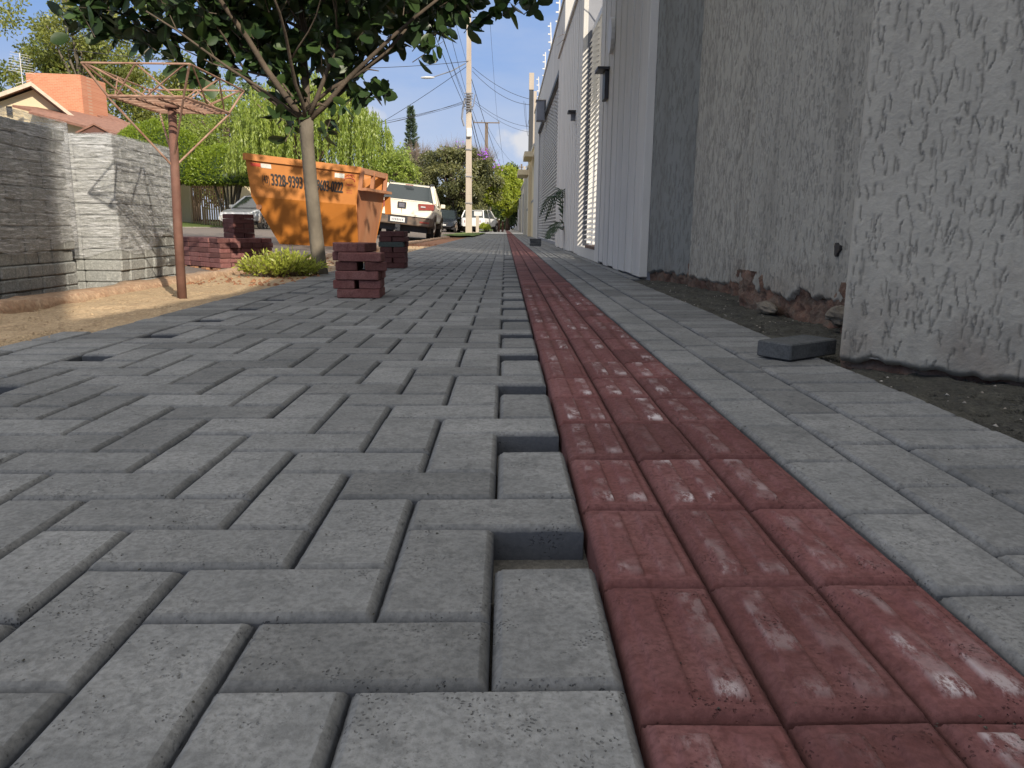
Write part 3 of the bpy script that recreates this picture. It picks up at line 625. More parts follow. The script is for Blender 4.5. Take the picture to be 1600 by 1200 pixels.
mb = MB(); mb.box((.10, -.0, -.02), (.16, 9.45, 3.10)); mb.build('dark_backing', M_dark, lg)  # added dark sheet: keeps sun out and makes the gate holes dark
# electric fence posts on the tall wall
for k, (yy, lean) in enumerate(((14.25, .03), (16.3, .0), (18.8, .02), (21.8, .0), (25.2, .02))):
    e = empty('electric_fence_post', (1.03, yy, HT+.052), 0, ['white electric fence post on the near corner of the tall wall', 'second white electric fence post along the tall wall', 'third white electric fence post along the tall wall', 'fourth white electric fence post along the tall wall', 'farthest white electric fence post on the tall wall'][k], 'fence post', 'electric fence posts on the tall wall')
    mb = MB(); mb.tube([(0, 0, -.003), (-lean*2, 0, .72)], .016, 6); mb.build('rod', M_louv, e)
    for q in range(4): mb = MB(); mb.box((-.07-lean*q*.5, -.012, .12+q*.17), (-.012-lean*q*.4, .012, .145+q*.17)); mb.build('insulator', M_louv, e)
# thorny creeper over the louvred gate
rr = random.Random(3); mb = MB()
for k in range(26):
    p = Vector((1.25+rr.uniform(-.05, .25), 13.0-rr.uniform(0, 4.2), 3.1)); pts = [p]
    d = Vector((rr.uniform(-.5, .3), rr.uniform(-.6, .6), rr.uniform(.5, 1)))
    for s in range(6): d += Vector((rr.uniform(-.2, .15), rr.uniform(-.2, .2), -.16)); pts.append(pts[-1]+d*.16)
    mb.tube(pts, [.008, .007, .006, .005, .004, .003, .002], 4)
    for s in range(1, 6):
        mb.tube([pts[s], pts[s]+Vector((rr.uniform(-.12, .12), rr.uniform(-.12, .12), rr.uniform(-.03, .12)))], [.003, .001], 3)
tag(mb.build('bare_creeper', M_barkd), 'leafless creeper with thin arching stems on the ribbed wall top', 'plant')
# fittings on the ribbed walls
e = empty('letter_slot', (.862, 7.02, 1.55), 0, 'black letter slot under a small hood on the nearer ribbed wall', 'letter box')
mb = MB(); mb.box((-.022, -.09, -.13), (.014, .09, .10), bev=.004); mb.build('box', M_dark, e); mb = MB(); mb.box((-.09, -.12, .105), (.014, .12, .125)); mb.build('hood', M_dark, e)
mb = MB(); rg_ = [[(d, .11*math.cos(t*math.pi/10), .14*math.sin(t*math.pi/10)) for t in range(20)] for d in (.012, -.02)]; mb.rings(rg_)
tag(mb.build('oval_plaque', M_louv, loc=(.864, 6.75, 1.88)), 'blank white oval plaque on the nearer ribbed wall', 'plaque')
e = empty('wall_lamp', (.885, 10.4, 1.78), 0, 'small dark wall lamp on the ribbed wall beyond the louvred gate', 'lamp')
mb = MB(); mb.box((-.09, -.09, .0), (.008, .09, .03)); mb.build('hood', M_dark, e); mb = MB(); mb.box((-.05, -.03, -.09), (.008, .03, -.002)); mb.build('bracket', M_greym, e)
e = empty('meter_box', (.975, 20.0, 3.2), 0, 'grey metal box sticking out of the tall wall above the lattice gate', 'box')
mb = MB(); mb.box((-.22, 0, -.25), (.003, .35, .22), bev=.01); mb.build('cabinet', M_greym, e); mb = MB(); mb.box((-.24, -.02, .223), (.003, .37, .24)); mb.build('lid', M_conc, e); mb = MB(); mb.tube([(-.02, -.05, .2), (-.02, -.05, -.1), (.0, -.05, -.3)], .012, 5); mb.build('conduit', M_dark, e)
# far houses and walls on the right, one thing each
def simple_wall(name, y0, y1, x, h, m, label, parts=(), cap=M_concw, thick=.3):
    e = empty(name, (x, y0, 0), 0, label, 'wall'); mb = MB(); mb.box((0, 0, -.05), (thick, y1-y0, h)); mb.build('wall', m, e)
    mb = MB(); mb.box((-.05, -.03, h+.002), (thick+.04, y1-y0+.03, h+.09)); mb.build('coping', cap, e)
    for nm, a, b, mm in parts: mb = MB(); mb.box(a, b); mb.build(nm, mm, e)
    return e
simple_wall('garden_wall', 27.6, 33.0, 1.0, 3.1, M_cream, 'cream wall with thin dark bands just beyond the lattice gate', (('canopy', (-.35, -.05, 2.75), (-.052, 2.2, 2.92), M_cream), ('band', (-.006, .1, 1.25), (-.002, 5.2, 1.33), M_greym), ('pillar', (-.12, 2.6, -.04), (-.002, 3.0, 2.9), M_cream)))
simple_wall('garden_wall', 33.1, 41.0, 1.02, 2.95, M_cream2, 'pale cream wall with a projecting canopy, second beyond the lattice gate', (('canopy', (-.5, -.05, 2.5), (-.052, 2.4, 2.7), M_cream), ('band', (-.006, .1, 1.1), (-.002, 7.7, 1.2), M_greym), ('pillar', (-.14, 4.2, -.04), (-.002, 4.7, 2.8), M_cream2)))
simple_wall('garden_wall', 41.1, 56.0, 1.12, 2.9, M_cream2, 'pale wall with a lit end post where the concrete driveway crosses', (('pillar', (-.1, .0, -.04), (-.002, .5, 2.0), M_white), ('gate_panel', (-.01, 4, 0), (-.003, 9.5, 2.4), M_greym)))
simple_wall('garden_wall', 56.2, 80.0, 1.28, 2.7, M_white2, 'long low bluish white wall far along the pavement', (('pillar', (-.2, 6, 0), (-.002, 6.6, 2.6), M_white), ('door', (-.012, 12, 0), (-.003, 15, 2.3), M_greym)))
simple_wall('garden_wall', 80.3, 125.0, 1.5, 2.6, M_white2, 'farthest white wall at the end of the pavement', (('pillar', (-.2, 14, 0), (-.002, 15, 2.5), M_white),))
# ------------------------------------------------------------------ palm fronds out of the wall
pl = empty('palm_seedling', (.90, 12.2, 0), 0, 'dark palm seedling growing out of the foot of the white ribbed wall', 'plant')
def frond(pts, wid, leaf, m=ML_palm, droop=.25, name='frond', par=pl):
    pts = [Vector(p) for p in pts]; V = []; Fc = []; T = []
    mb = MB(); mb.tube(pts, [.010]+[.006]*(len(pts)-2)+[.002], 4)
    for i in range(len(pts)-1):
        a, b = pts[i], pts[i+1]; d = (b-a).normalized(); sd_ = d.cross(Vector((0, 0, 1))).normalized()
        for k in range(leaf):
            p = a+(b-a)*(k/leaf); env = math.sin(math.pi*min(1, (i+k/leaf)/(len(pts)-1)*.85+.15))
            for s in (1, -1):
                tip = p+(sd_*s*.75+d*.9)*wid*env+Vector((0, 0, -droop*wid*env)); w_ = d*.012
                mb.add([p-w_, p+w_, (p+tip)/2+w_*1.2+Vector((0, 0, .01)), tip, (p+tip)/2-w_*1.2+Vector((0, 0, .01))], [(0, 1, 2, 3, 4)])
    mb.build(name, m, par)
frond([(0, 0, .42), (-.03, -.2, .78), (-.05, -.35, .90), (-.12, -.4, .86), (-.22, -.3, .62), (-.30, -.2, .40)], .16, 5)
frond([(0, .1, .55), (-.05, .3, .82), (-.14, .6, .84), (-.24, .9, .70), (-.33, 1.1, .48)], .15, 5)
frond([(0, -.1, .40), (-.07, -.25, .42), (-.15, -.4, .36), (-.23, -.5, .24), (-.27, -.55, .16)], .15, 5, droop=.1)
frond([(0, -.15, .30), (-.06, -.35, .35), (-.14, -.55, .34), (-.20, -.7, .24)], .12, 5, droop=.1)
# ------------------------------------------------------------------ loose pavers
def brick_mesh(name, m, lx=.2, ly=.1, lz=.041):
    mb = MB(); mb.box((-lx/2, -ly/2, 0), (lx/2, ly/2, lz), bev=.0032); rr_ = random.Random(len(name))
    o = mb.build(name, m); me = o.data; bpy.data.objects.remove(o); return me
me_red = brick_mesh('red_paver', M_redloose); me_red.attributes.new('tint', 'FLOAT', 'POINT')
me_redb = brick_mesh('red_paver_pale', M_redloose); at = me_redb.attributes.new('tint', 'FLOAT', 'POINT'); at.data.foreach_set('value', [1.0]*len(me_redb.vertices))
me_grey = brick_mesh('grey_paver', M_block); me_grn = brick_mesh('mossy_paver', M_greenb)
def brick(me, name, x, y, z, rz, label, group, cat='paver', tx=0, ty=0):
    o = bpy.data.objects.new(name, me); o.location = (x, y, z); o.rotation_euler = (tx, ty, rz); link(o); return tag(o, label, cat, group)
rb = random.Random(5)
# front pile, courses from the ground up
def course(cx, cy, z, items, rot=0):
    for it in items: it(cx, cy, z, rot)
PX, PY = -.690, 3.72; H_ = .0425; z = SL*PX+.001
ordn = ['lowest', 'second', 'third', 'fourth', 'fifth', 'top']
P1 = [  # dx, dy, rot, side word
 [(.005, -.05, 0, 'front'), (.00, .055, .02, 'rear')],
 [(-.062, .0, math.pi/2, 'left'), (.052, .01, math.pi/2+.06, 'right')],
 [(.0, -.055, .01, 'front'), (.004, .05, -.03, 'rear')],
 [(-.05, .0, math.pi/2+.02, 'left'), (.072, -.005, math.pi/2+.20, 'right')],
 [(.018, -.06, -.02, 'front'), (-.035, .05, .08, 'rear')],
 [(-.072, .0, math.pi/2+.28, 'left'), (-.0, .02, math.pi/2-.12, 'right')]]
for c, lay in enumerate(P1):
    for dx, dy, ro, wd in lay:
        mm = me_red if rb.random() < .6 else me_redb
        brick(mm, 'red_paver', PX+dx, PY+dy, z+c*H_, ro, f'{wd} red paver of the {ordn[c]} course in the small front pile', 'red pavers in the small front pile')
PX, PY = -.915, 6.45; z = SL*PX+.001
ordn7 = ['lowest', 'second', 'third', 'fourth', 'fifth', 'sixth', 'top']
P2 = [[(0, -.05, 0, 'front'), (.0, .055, .03, 'rear')], [(-.055, 0, 1.57, 'left'), (.055, .0, 1.60, 'right')], [(.0, -.052, .02, 'front'), (.0, .052, 0, 'rear')],
      [(-.05, 0, 1.55, 'left'), (.056, 0, 1.6, 'right')], [(-.012, -.052, 0, 'front'), (.01, .055, .05, 'rear')], [(-.058, 0, 1.58, 'left'), (.055, .01, 1.50, 'right')], [(.0, -.05, -.02, 'front'), (.004, .053, .02, 'rear')]]
for c, lay in enumerate(P2):
    for dx, dy, ro, wd in lay:
        g_ = (c == 4 and wd == 'front')
        brick(me_grn if g_ else me_red, 'grey_paver' if g_ else 'red_paver', PX+dx, PY+dy, z+c*H_, ro,
              'grey-green paver among the red ones in the second small pile' if g_ else f'{wd} dark red paver in the {ordn7[c]} course of the pile behind the front one', 'red pavers in the second small pile')
# red pile on its pallet in the gutter
o0 = Vector((-2.50, 6.86, -.055)); dl = Vector((-.715, .70, 0)); dr_ = Vector((.70, .715, 0)); al = math.atan2(dl.y, dl.x)
e = empty('wooden_pallet', (-2.50, 6.86, -.118), al, 'low wooden pallet under the large pile of red pavers', 'pallet')
mb = MB()
for k in range(5): mb.box((.02+k*.23, -.55, .042), (.12+k*.23, .02, .058))
mb.build('deck_board', M_wood, e); mb = MB()
for k in (-.53, -.28, -.05): mb.box((.0, k, .0), (1.08, k+.07, .04))
mb.build('runner', M_wood, e)
RC = ['first', 'second', 'third', 'fourth', 'fifth']
RW = ['lowest', 'second', 'third', 'fourth', 'fifth', 'top']
for c in range(6):
    for a in range(5):
        for b in range(5):
            if c < 5 and b > 0 and a > 0: continue
            if c == 5 and rb.random() < .12 and not (a == 0 and b == 0): continue
            off = .0 if c % 2 == 0 else .012
            p = o0+dl*(.105+a*.206+off+rb.uniform(-.003, .003))+dr_*(.052+b*.103+rb.uniform(-.003, .003))+Vector((0, 0, c*.0435))
            o = brick(me_redb if rb.random() < .6 else me_red, 'red_paver', p.x, p.y, p.z, al+rb.uniform(-.03, .03)*(3 if c == 5 else 1),
                  (f'pallet pile red paver, {RW[c]} course, left face, {RC[a]} from the near corner' if b == 0 and a else f'pallet pile red paver at the near corner, {RW[c]} course' if b == 0 else f'pallet pile red paver, {RW[c]} course, right face, {RC[b]} from the near corner' if a == 0 else f'pallet pile red paver on top, {RC[a]} from the right, {RC[b]} row back'), 'red pavers in the large pallet pile')
e0 = o0+dl*.22+dr_*.30; RW5 = ['lowest', 'second', 'third', 'fourth', 'top']
for c in range(5):
    for s in (-1, 1):
        ro = al+(math.pi/2 if c % 2 else 0)+rb.uniform(-.04, .04); d_ = Vector((math.cos(ro+math.pi/2), math.sin(ro+math.pi/2), 0))*.052*s
        brick(me_red, 'red_paver', e0.x+d_.x, e0.y+d_.y, e0.z+.262+c*.0425, ro, f'{"left" if s < 0 else "right"} paver, {RW5[c]} course, in the little stack on the pallet pile', 'red pavers in the little stack on the pallet pile')
# single grey pavers
brick(me_grey, 'grey_paver', .758, 1.958, SL*.75+.002, .62, 'single dark grey paver lying loose against the corner of the grey wall', None)
brick(me_grey, 'grey_paver', .545, 13.95, .012, .05, 'lower grey paver of the pair stacked in front of the lattice gate', 'grey pavers stacked in front of the lattice gate')
brick(me_grey, 'grey_paver', .55, 13.95, .056, -.03, 'middle grey paver of those stacked in front of the lattice gate', 'grey pavers stacked in front of the lattice gate')
brick(me_grey, 'grey_paver', .545, 13.94, .100, .04, 'topmost grey paver of those stacked in front of the lattice gate', 'grey pavers stacked in front of the lattice gate')
brick(me_grey, 'grey_paver', -1.42, 7.4, -.008, .3, 'grey paver lying on soil behind the young tree', None)
rock('soil_lump', (-1.30, 8.1, -.0), (.10, .05, .03), 12, M_stone, 'pale lump of rubble on soil behind the front pile', 'rubble')
# ------------------------------------------------------------------ film-wrapped block stacks
def block_stack(name, x0, x1, y0, y1, ztop, zb, label, m, seed, film_bottom, open_corner=False):
    e = empty(name, (x1, y0, zb), 0, label, 'block stack'); rr = random.Random(seed); ch = .0585; n = int(round((ztop-zb)/ch))
    for c in range(n):
        mb = MB(); z = c*ch; sh = rr.uniform(-.004, .004); pop = rr.random()
        ox = rr.uniform(-.006, .006)
        yy = 0; k = 0; wdt = .098
        # street-side and viewer-side faces block by block, plain core behind
        yl = y1-y0
        nb = int(round(yl/wdt))
        for k in range(nb):
            d = rr.uniform(-.006, .006); mb.box((-.2, k*yl/nb+.0012, z+.0012), (ox+d, (k+1)*yl/nb-.0012, z+ch-.001), bev=.006)
        nx = int(round((x1-x0-.2)/.098))
        for k in range(nx):
            d = rr.uniform(-.006, .006); a = -.2-(k+1)*(x1-x0-.2)/nx; mb.box((a+.0012, d, z+.0012), (a+(x1-x0-.2)/nx-.0012, .2, z+ch-.001), bev=.006)
        mb.box((-(x1-x0)+.02, .19, z+.001), (-.19, yl, z+ch-.001))
        mb.build('block_course', m, e)
    # film
    H = ztop-zb; pts = []; per = [(-(x1-x0)-.012, -.012), (.012, -.012), (.012, y1-y0+.012), (-(x1-x0)-.012, y1-y0+.012)]
    segs = [];
    def walk(a, b, n_): return [(a[0]+(b[0]-a[0])*i/n_, a[1]+(b[1]-a[1])*i/n_) for i in range(n_)]
    P = walk(per[0], per[1], 110)+walk(per[1], per[2], 110)+walk(per[2], per[3], 20)+walk(per[3], per[0], 20); P.append(P[0])
    P = np.array(P); nu = len(P); nzz = 120; V = np.zeros((nu, nzz, 3)); cen = P.mean(0)
    dist = np.concatenate([[0], np.cumsum(np.linalg.norm(np.diff(P, axis=0), axis=1))])
    for j in range(nzz):
        t = j/(nzz-1)
        zlo = film_bottom+.03*(vn(dist*5, dist*0+seed, seed)-.5)*2+.12*(vn(dist*2.5, dist*0+3, seed+2)-.4)
        z = zlo+(H+.012-zlo)*t
        am = .0045*(fbm(dist*2.6, z*26+dist*3.5+2*np.sin(dist*4), 4, seed)-.5)*2+.0045*(fbm(dist*9, z*80-dist*14, 3, seed+4)-.5)*2
        nrmx = np.sign(P[:, 0]-cen[0])*(np.abs(P[:, 0]-cen[0]) > (x1-x0)/2-.001+.0); nrmy = np.sign(P[:, 1]-cen[1])*(np.abs(P[:, 1]-cen[1]) > (y1-y0)/2-.001)
        V[:, j, 0] = P[:, 0]+nrmx*(am+.008); V[:, j, 1] = P[:, 1]+nrmy*(am+.008); V[:, j, 2] = z+.006*(vn(dist*6, z*0+1, seed)-.5)
    fc = grid(nu, nzz); mesh_obj('plastic_film', V.reshape(-1, 3), fc, M_wrap, e, smooth=True)
    gx = np.linspace(per[0][0], per[1][0], 30); gy = np.linspace(per[1][1], per[2][1], 30); X, Y = np.meshgrid(gx, gy, indexing='ij')
    mesh_obj('top_film', np.stack([X, Y, H+.016+.012*fbm(X*9, Y*9, 3, seed)-.008], -1).reshape(-1, 3), grid(30, 30), M_wrap, e, smooth=True)
    return e
M_cblock = soil_mat('coarse_concrete_block', (.29, .30, .29), (.36, .37, .355), (.20, .21, .205), 7, 130, .006)
block_stack('wrapped_block_stack', -3.2, -2.19, 2.98, 3.99, .80, -.045, 'left film-wrapped stack of concrete blocks, half in shadow at the frame edge', M_cblock, 3, .24)
block_stack('wrapped_block_stack', -3.05, -2.045, 4.16, 4.93, .765, -.045, 'film-wrapped stack of concrete blocks beside the rusty basket post', M_cblock, 8, .22)
for (nm, x0, x1, y0, y1) in (('left', -3.2, -2.12, 2.95, 4.02), ('right', -3.08, -2.03, 4.13, 5.0)):
    e = empty('wooden_pallet', (x1, y0, -.125), 0, f'brown wooden pallet under the {nm} film-wrapped block stack', 'pallet'); mb = MB(); yl = y1-y0
    for k in range(6): mb.box((-(x1-x0), .01+k*(yl-.12)/5, .055), (.0+.02*math.sin(k*5), .12+k*(yl-.12)/5, .077))
    mb.build('deck_board', M_wood, e); mb = MB()
    for k in (.0, .42, .90): mb.box((-(k*(x1-x0)*.98)-.09, 0, .0), (-(k*(x1-x0)*.98), yl, .053))
    mb.build('runner', M_wood, e)
# ------------------------------------------------------------------ rusty raised basket
bk = empty('trash_basket', (-1.528, 3.665, -.03), 0, 'rusty open steel basket on a tall round post by the kerb', 'trash basket')
def B(p): return Vector(p)-Vector((-1.528, 3.665, -.03))
mb = MB(); mb.tube([B((-1.528, 3.665, -.08)), B((-1.524, 3.664, .3)), B((-1.509, 3.66, .845))], [.0215, .0205, .0185], 14); mb.tube([B((-1.509, 3.66, .835)), B((-1.509, 3.66, .848))], .03, 12); mb.build('post', M_rust, bk, smooth=True)
A_, B_, C_, D_ = (-1.742, 3.36, .967), (-1.30, 3.36, .968), (-1.275, 3.95, .961), (-1.736, 3.95, .961)
a_, b_, c_, d_ = (-1.69, 3.45, .853), (-1.37, 3.45, .853), (-1.325, 3.87, .847), (-1.655, 3.87, .845)
mb = MB()
for p, q in ((A_, B_), (B_, C_), (C_, D_), (D_, A_)): mb.tube([B(p), B(q)], .0042, 6)
mb.build('rim', M_rustl, bk)
mb = MB()
for p, q in ((A_, a_), (B_, b_), (C_, c_), (D_, d_)): mb.tube([B(p), B(q)], .005, 6)
def lerp(p, q, t): return tuple(p[i]+(q[i]-p[i])*t for i in range(3))
for (P0, P1_, q0, q1) in ((A_, B_, a_, b_), (B_, C_, b_, c_), (C_, D_, c_, d_), (D_, A_, d_, a_)):
    m1 = lerp(P0, P1_, .5); mb.tube([B(m1), B(lerp(q0, q1, .12))], .0038, 5); mb.tube([B(m1), B(lerp(q0, q1, .88))], .0038, 5)
    mb.tube([B(lerp(P0, P1_, .04)), B(lerp(q0, q1, .5))], .0038, 5); mb.tube([B(lerp(P0, P1_, .96)), B(lerp(q0, q1, .5))], .0038, 5)
mb.build('side_strut', M_rustl, bk)
mb = MB()
for p, q in ((a_, b_), (b_, c_), (c_, d_), (d_, a_)): mb.tube([B(p), B(q)], .0062, 6)
for k in range(1, 11): mb.tube([B(lerp(a_, d_, k/11)), B(lerp(b_, c_, k/11))], .0034, 5)
for k in (.35, .65): mb.tube([B(lerp(a_, b_, k))-Vector((0, 0, .008)), B(lerp(d_, c_, k))-Vector((0, 0, .008))], .006, 5)
mb.build('floor_grid', M_rustl, bk)
for p, z in ((a_, .575), (b_, .62), (c_, .58), (d_, .60)):
    mb = MB(); mb.tube([B(p)-Vector((0, 0, .005)), B((-1.518, 3.662, z))], .0046, 6); mb.build('brace', M_rustl, bk)
# ------------------------------------------------------------------ leaves
def leaves(name, P, Dn, Ln, Wd, tint, m, parent=None, tri=False, seed=1, fold=.25):
    """P centre of leaf base, Dn unit direction, Ln length, Wd width"""
    rr = np.random.RandomState(seed); n = len(P); r_ = rr.normal(size=(n, 3)); s = np.cross(Dn, r_); s /= np.linalg.norm(s, axis=1, keepdims=True)+1e-9; nn = np.cross(s, Dn)
    Ln = np.asarray(Ln).reshape(-1, 1); Wd = np.asarray(Wd).reshape(-1, 1)
    if tri:
        V = np.stack([P, P+Dn*Ln*.5+s*Wd*.5, P+Dn*Ln, P+Dn*Ln*.5-s*Wd*.5], 1); F0 = np.array([[0, 1, 2, 3]]); k = 4
    else:
        V = np.stack([P, P+Dn*Ln*.22+s*Wd*.36+nn*Wd*fold*.5, P+Dn*Ln*.55+s*Wd*.5+nn*Wd*fold*.6, P+Dn*Ln*.86+s*Wd*.30+nn*Wd*fold*.2, P+Dn*Ln,
                      P+Dn*Ln*.86-s*Wd*.30+nn*Wd*fold*.2, P+Dn*Ln*.55-s*Wd*.5+nn*Wd*fold*.6, P+Dn*Ln*.22-s*Wd*.36+nn*Wd*fold*.5, P+Dn*Ln*.3, P+Dn*Ln*.75-nn*Wd*.05], 1)
        F0 = np.array([[0, 1, 2, 8], [8, 2, 3, 9], [9, 3, 4, 4], [0, 8, 6, 7], [8, 9, 5, 6], [9, 4, 5, 5]]); k = 10
        F0 = np.array([[0, 1, 2, 8], [8, 2, 3, 9], [0, 8, 6, 7], [8, 9, 5, 6], [9, 3, 4, 5]])
    Fc = (F0[None]+(np.arange(n)*k)[:, None, None]).reshape(-1, 4)
    return mesh_obj(name, V.reshape(-1, 3), Fc, m, parent, att={'tint': np.repeat(tint, k)})
def unit(v): return v/(np.linalg.norm(v, axis=1, keepdims=True)+1e-9)
# young street tree
tr = empty('street_tree', (-1.338, 5.6, -.03), 0, 'young broad-leaved tree with smooth pale trunk in front of the orange skip', 'tree')
TO = Vector((-1.338, 5.6, -.03))
mb = MB()
tp = [(-1.325, 5.6, -.06), (-1.335, 5.6, .05), (-1.352, 5.6, .3), (-1.372, 5.6, .6), (-1.386, 5.6, .9), (-1.389, 5.6, 1.06)]
mb.tube([Vector(p)-TO for p in tp], [.062, .052, .049, .046, .045, .052], 14)
mb.build('trunk', M_bark, tr, smooth=True)
mb = MB(); tips = []
rt = random.Random(21)
C0 = np.array([-1.39, 5.6])
def zlow(r, a): return 1.22+(.32+.16*max(0, math.cos(a))+.22*max(0, math.sin(a))+.25*max(0, -math.sin(a)))*r+.10*np.sin(a*3+1)*r+.06*np.sin(a*7)
def limb(p, d, ln, rad, depth):
    pts = [Vector(p)]; d = Vector(d).normalized(); n = 6
    for i in range(n):
        d = (d+Vector((rt.uniform(-.16, .16), rt.uniform(-.16, .16), rt.uniform(-.10, .12)))).normalized(); pts.append(pts[-1]+d*ln/n)
    e_ = pts[4]; er = math.hypot(e_.x-C0[0], e_.y-C0[1])
    if depth and (e_.z < zlow(er, math.atan2(e_.y-C0[1], e_.x-C0[0]))-.02 or er > 1.75): return
    rads = [rad*(1-.6*i/n) for i in range(n+1)]; mb.tube([q-TO for q in pts], rads, 8 if depth == 0 else 5)
    if depth >= 2: tips.append((pts[-1], d)); tips.append((pts[3], d)); return
    for k in range(4 if depth == 0 else 3):
        i = rt.randint(1 if depth else 2, n); a = rt.uniform(0, 6.28); sp = rt.uniform(.5, .95)
        perp = d.cross(Vector((0, 0, 1))); perp = perp.normalized() if perp.length > .1 else Vector((1, 0, 0)); q2 = d.cross(perp)
        nd = d*(1-sp*.4)+(perp*math.cos(a)+q2*math.sin(a))*sp; nd.z = nd.z*.6+.16
        limb(pts[i], nd, ln*rt.uniform(.45, .7), rads[i]*.62, depth+1)
top = (-1.389, 5.6, 1.02)
for d, ln, rad in (((-.36, -.35, .62), 1.5, .026), ((-.55, .1, .42), 1.5, .020), ((.03, .02, 1), 1.5, .030), ((.55, -.1, .45), 1.5, .021), ((.40, -.45, .62), 1.4, .017), ((.25, .5, .5), 1.4, .017), ((-.3, .55, .5), 1.4, .017), ((.0, -.7, .55), 1.3, .015), ((-.62, -.5, .42), 1.35, .013)):
    limb(top, d, ln*.84, rad, 0)
# a few twigs seen against the sky
for pts, rad in (([(-.999, 5.5, 1.331), (-.93, 5.5, 1.36), (-.86, 5.5, 1.35)], .006), ([(-1.39, 5.58, 1.10), (-1.2, 5.55, 1.24), (-.999, 5.5, 1.331), (-.8, 5.5, 1.48), (-.65, 5.5, 1.64)], .013), ([(-1.39, 5.58, 1.09), (-1.28, 5.56, 1.145), (-1.24, 5.55, 1.13)], .011), ([(-1.40, 5.58, 1.10), (-1.55, 5.55, 1.30), (-1.72, 5.5, 1.33), (-1.82, 5.45, 1.34)], .009)):
    mb.tube([Vector(p)-TO for p in pts], [rad]*(len(pts)-1)+[rad*.5], 6)
mb.build('branches', M_limb, tr, smooth=True)
rn = np.random.RandomState(4); C0 = np.array([-1.39, 5.6]); cl_ = []
while len(cl_) < 700:
    r = 2.0*math.sqrt(rn.rand()); a = rn.rand()*6.2832; z0 = zlow(r, a); top_ = 3.0-.28*r*r*.9
    if r > 1.78 and rn.rand() < .5: continue
    if top_ <= z0+.1: top_ = z0+.25
    z = z0+(top_-z0)*rn.rand()**1.9
    cl_.append((C0[0]+r*math.cos(a)*(.98 if math.cos(a) > 0 else .80), C0[1]+r*math.sin(a)*(.95 if math.sin(a) > 0 else .48), z, r))
for _ in range(560):
    r = 2.1*math.sqrt(rn.rand()); a = rn.rand()*6.2832; z = 2.7+3.7*rn.rand(); r *= math.sqrt(max(.05, 1-((z-3.2)/3.6)**2)) if z > 3.2 else 1
    cl_.append((C0[0]+r*math.cos(a), C0[1]+r*math.sin(a), z, 1.0))
for _ in range(680):
    v = rn.normal(size=3); v /= np.linalg.norm(v); v *= rn.rand()**.4; x, y, z = -1.1+2.9*v[0], 6.9+3.3*v[1], 5.0+2.0*v[2]
    if z < 2.3+.30*max(0, y-5.6): continue
    cl_.append((x, y, z, 1.0))
for p, d in tips:
    r = math.hypot(p.x-C0[0], p.y-C0[1])
    if p.z > zlow(r, math.atan2(p.y-C0[1], p.x-C0[0]))-.12 and r < 2: cl_.append((p.x, p.y, p.z, r))
# hanging sprays seen low against the sky on the right, and at the left edge
for q in ((-.84, 5.55, 1.26), (-.80, 5.5, 1.23), (-.90, 5.5, 1.30), (-1.0, 5.5, 1.22), (-.42, 5.4, 1.52), (-.36, 5.4, 1.62), (-.20, 5.35, 1.66), (-.55, 5.45, 1.55), (.02, 5.3, 1.74), (.14, 5.2, 1.76), (.25, 5.2, 1.76), (-.05, 5.3, 1.68), (-2.15, 5.3, 1.38), (-2.05, 5.3, 1.30), (-1.62, 5.5, 1.12), (-1.2, 5.6, 1.09), (-1.47, 5.6, 1.02)): cl_.append((*q, .8))
PP, DD, LL, TT = [], [], [], []
twig = MB()
for (x, y, z, r) in cl_:
    k = rn.randint(8, 13); g_ = rn.rand()
    ax_ = np.array([x-C0[0], y-C0[1], .35*r+.2]); ax_ /= np.linalg.norm(ax_)+1e-6; ax_ += rn.normal(0, .35, 3); ax_ /= np.linalg.norm(ax_)
    ln = rn.uniform(.12, .26); s0 = np.array([x, y, z])-ax_*ln
    twig.tube([Vector(s0)-TO, Vector((x, y, z))-TO], [.0035, .0015], 3, cap=False)
    for i in range(k):
        t = rn.uniform(.15, 1.02); d = ax_*.35+rn.normal(0, .62, 3)+np.array([0, 0, -.22]); d /= np.linalg.norm(d)
        PP.append(s0+ax_*ln*t-np.array(TO)); DD.append(d); LL.append(rn.uniform(.085, .15)); TT.append(np.clip(.35*g_+.5*rn.rand()**2+(.35 if rn.rand() < .06 else 0), 0, 1))
leaves('crown', np.array(PP), np.array(DD), LL, np.array(LL)*rn.uniform(.48, .62, len(LL)), np.array(TT), ML_main, tr, seed=6)
twig.build('twigs', M_limb, tr)
# yellow-green shrub at the foot of the tree
sh = empty('low_shrub', (-1.55, 5.35, -.02), 0, 'low yellow-green shrub at the foot of the young tree', 'shrub')
PP, DD, TT = [], [], []; stem = MB()
for k in range(260):
    a = rn.rand()*6.28; r = math.sqrt(rn.rand()); x = r*math.cos(a)*.26; y = r*math.sin(a)*.24; h = (.17-.09*r*r)*rn.uniform(.55, 1.1)
    tipp = np.array([x*1.15+rn.normal(0, .02), y*1.15+rn.normal(0, .02), h]); b0 = np.array([x*.6, y*.6, 0]); stem.tube([Vector(b0), Vector(tipp)], [.003, .0015], 3, cap=False)
    for i in range(16):
        t = rn.uniform(.25, 1); d = unit(((tipp-b0)*1.5+rn.normal(0, .12, 3)+np.array([0, 0, .02])).reshape(1, 3))[0]
        PP.append(b0+(tipp-b0)*t); DD.append(d); TT.append(np.clip(rn.normal(.35+.5*t, .2), 0, 1))
leaves('foliage', np.array(PP), np.array(DD), rn.uniform(.022, .05, len(PP)), rn.uniform(.008, .014, len(PP)), np.array(TT), ML_shrub, sh, tri=True, seed=9)
stem.build('stems', M_barkd, sh)
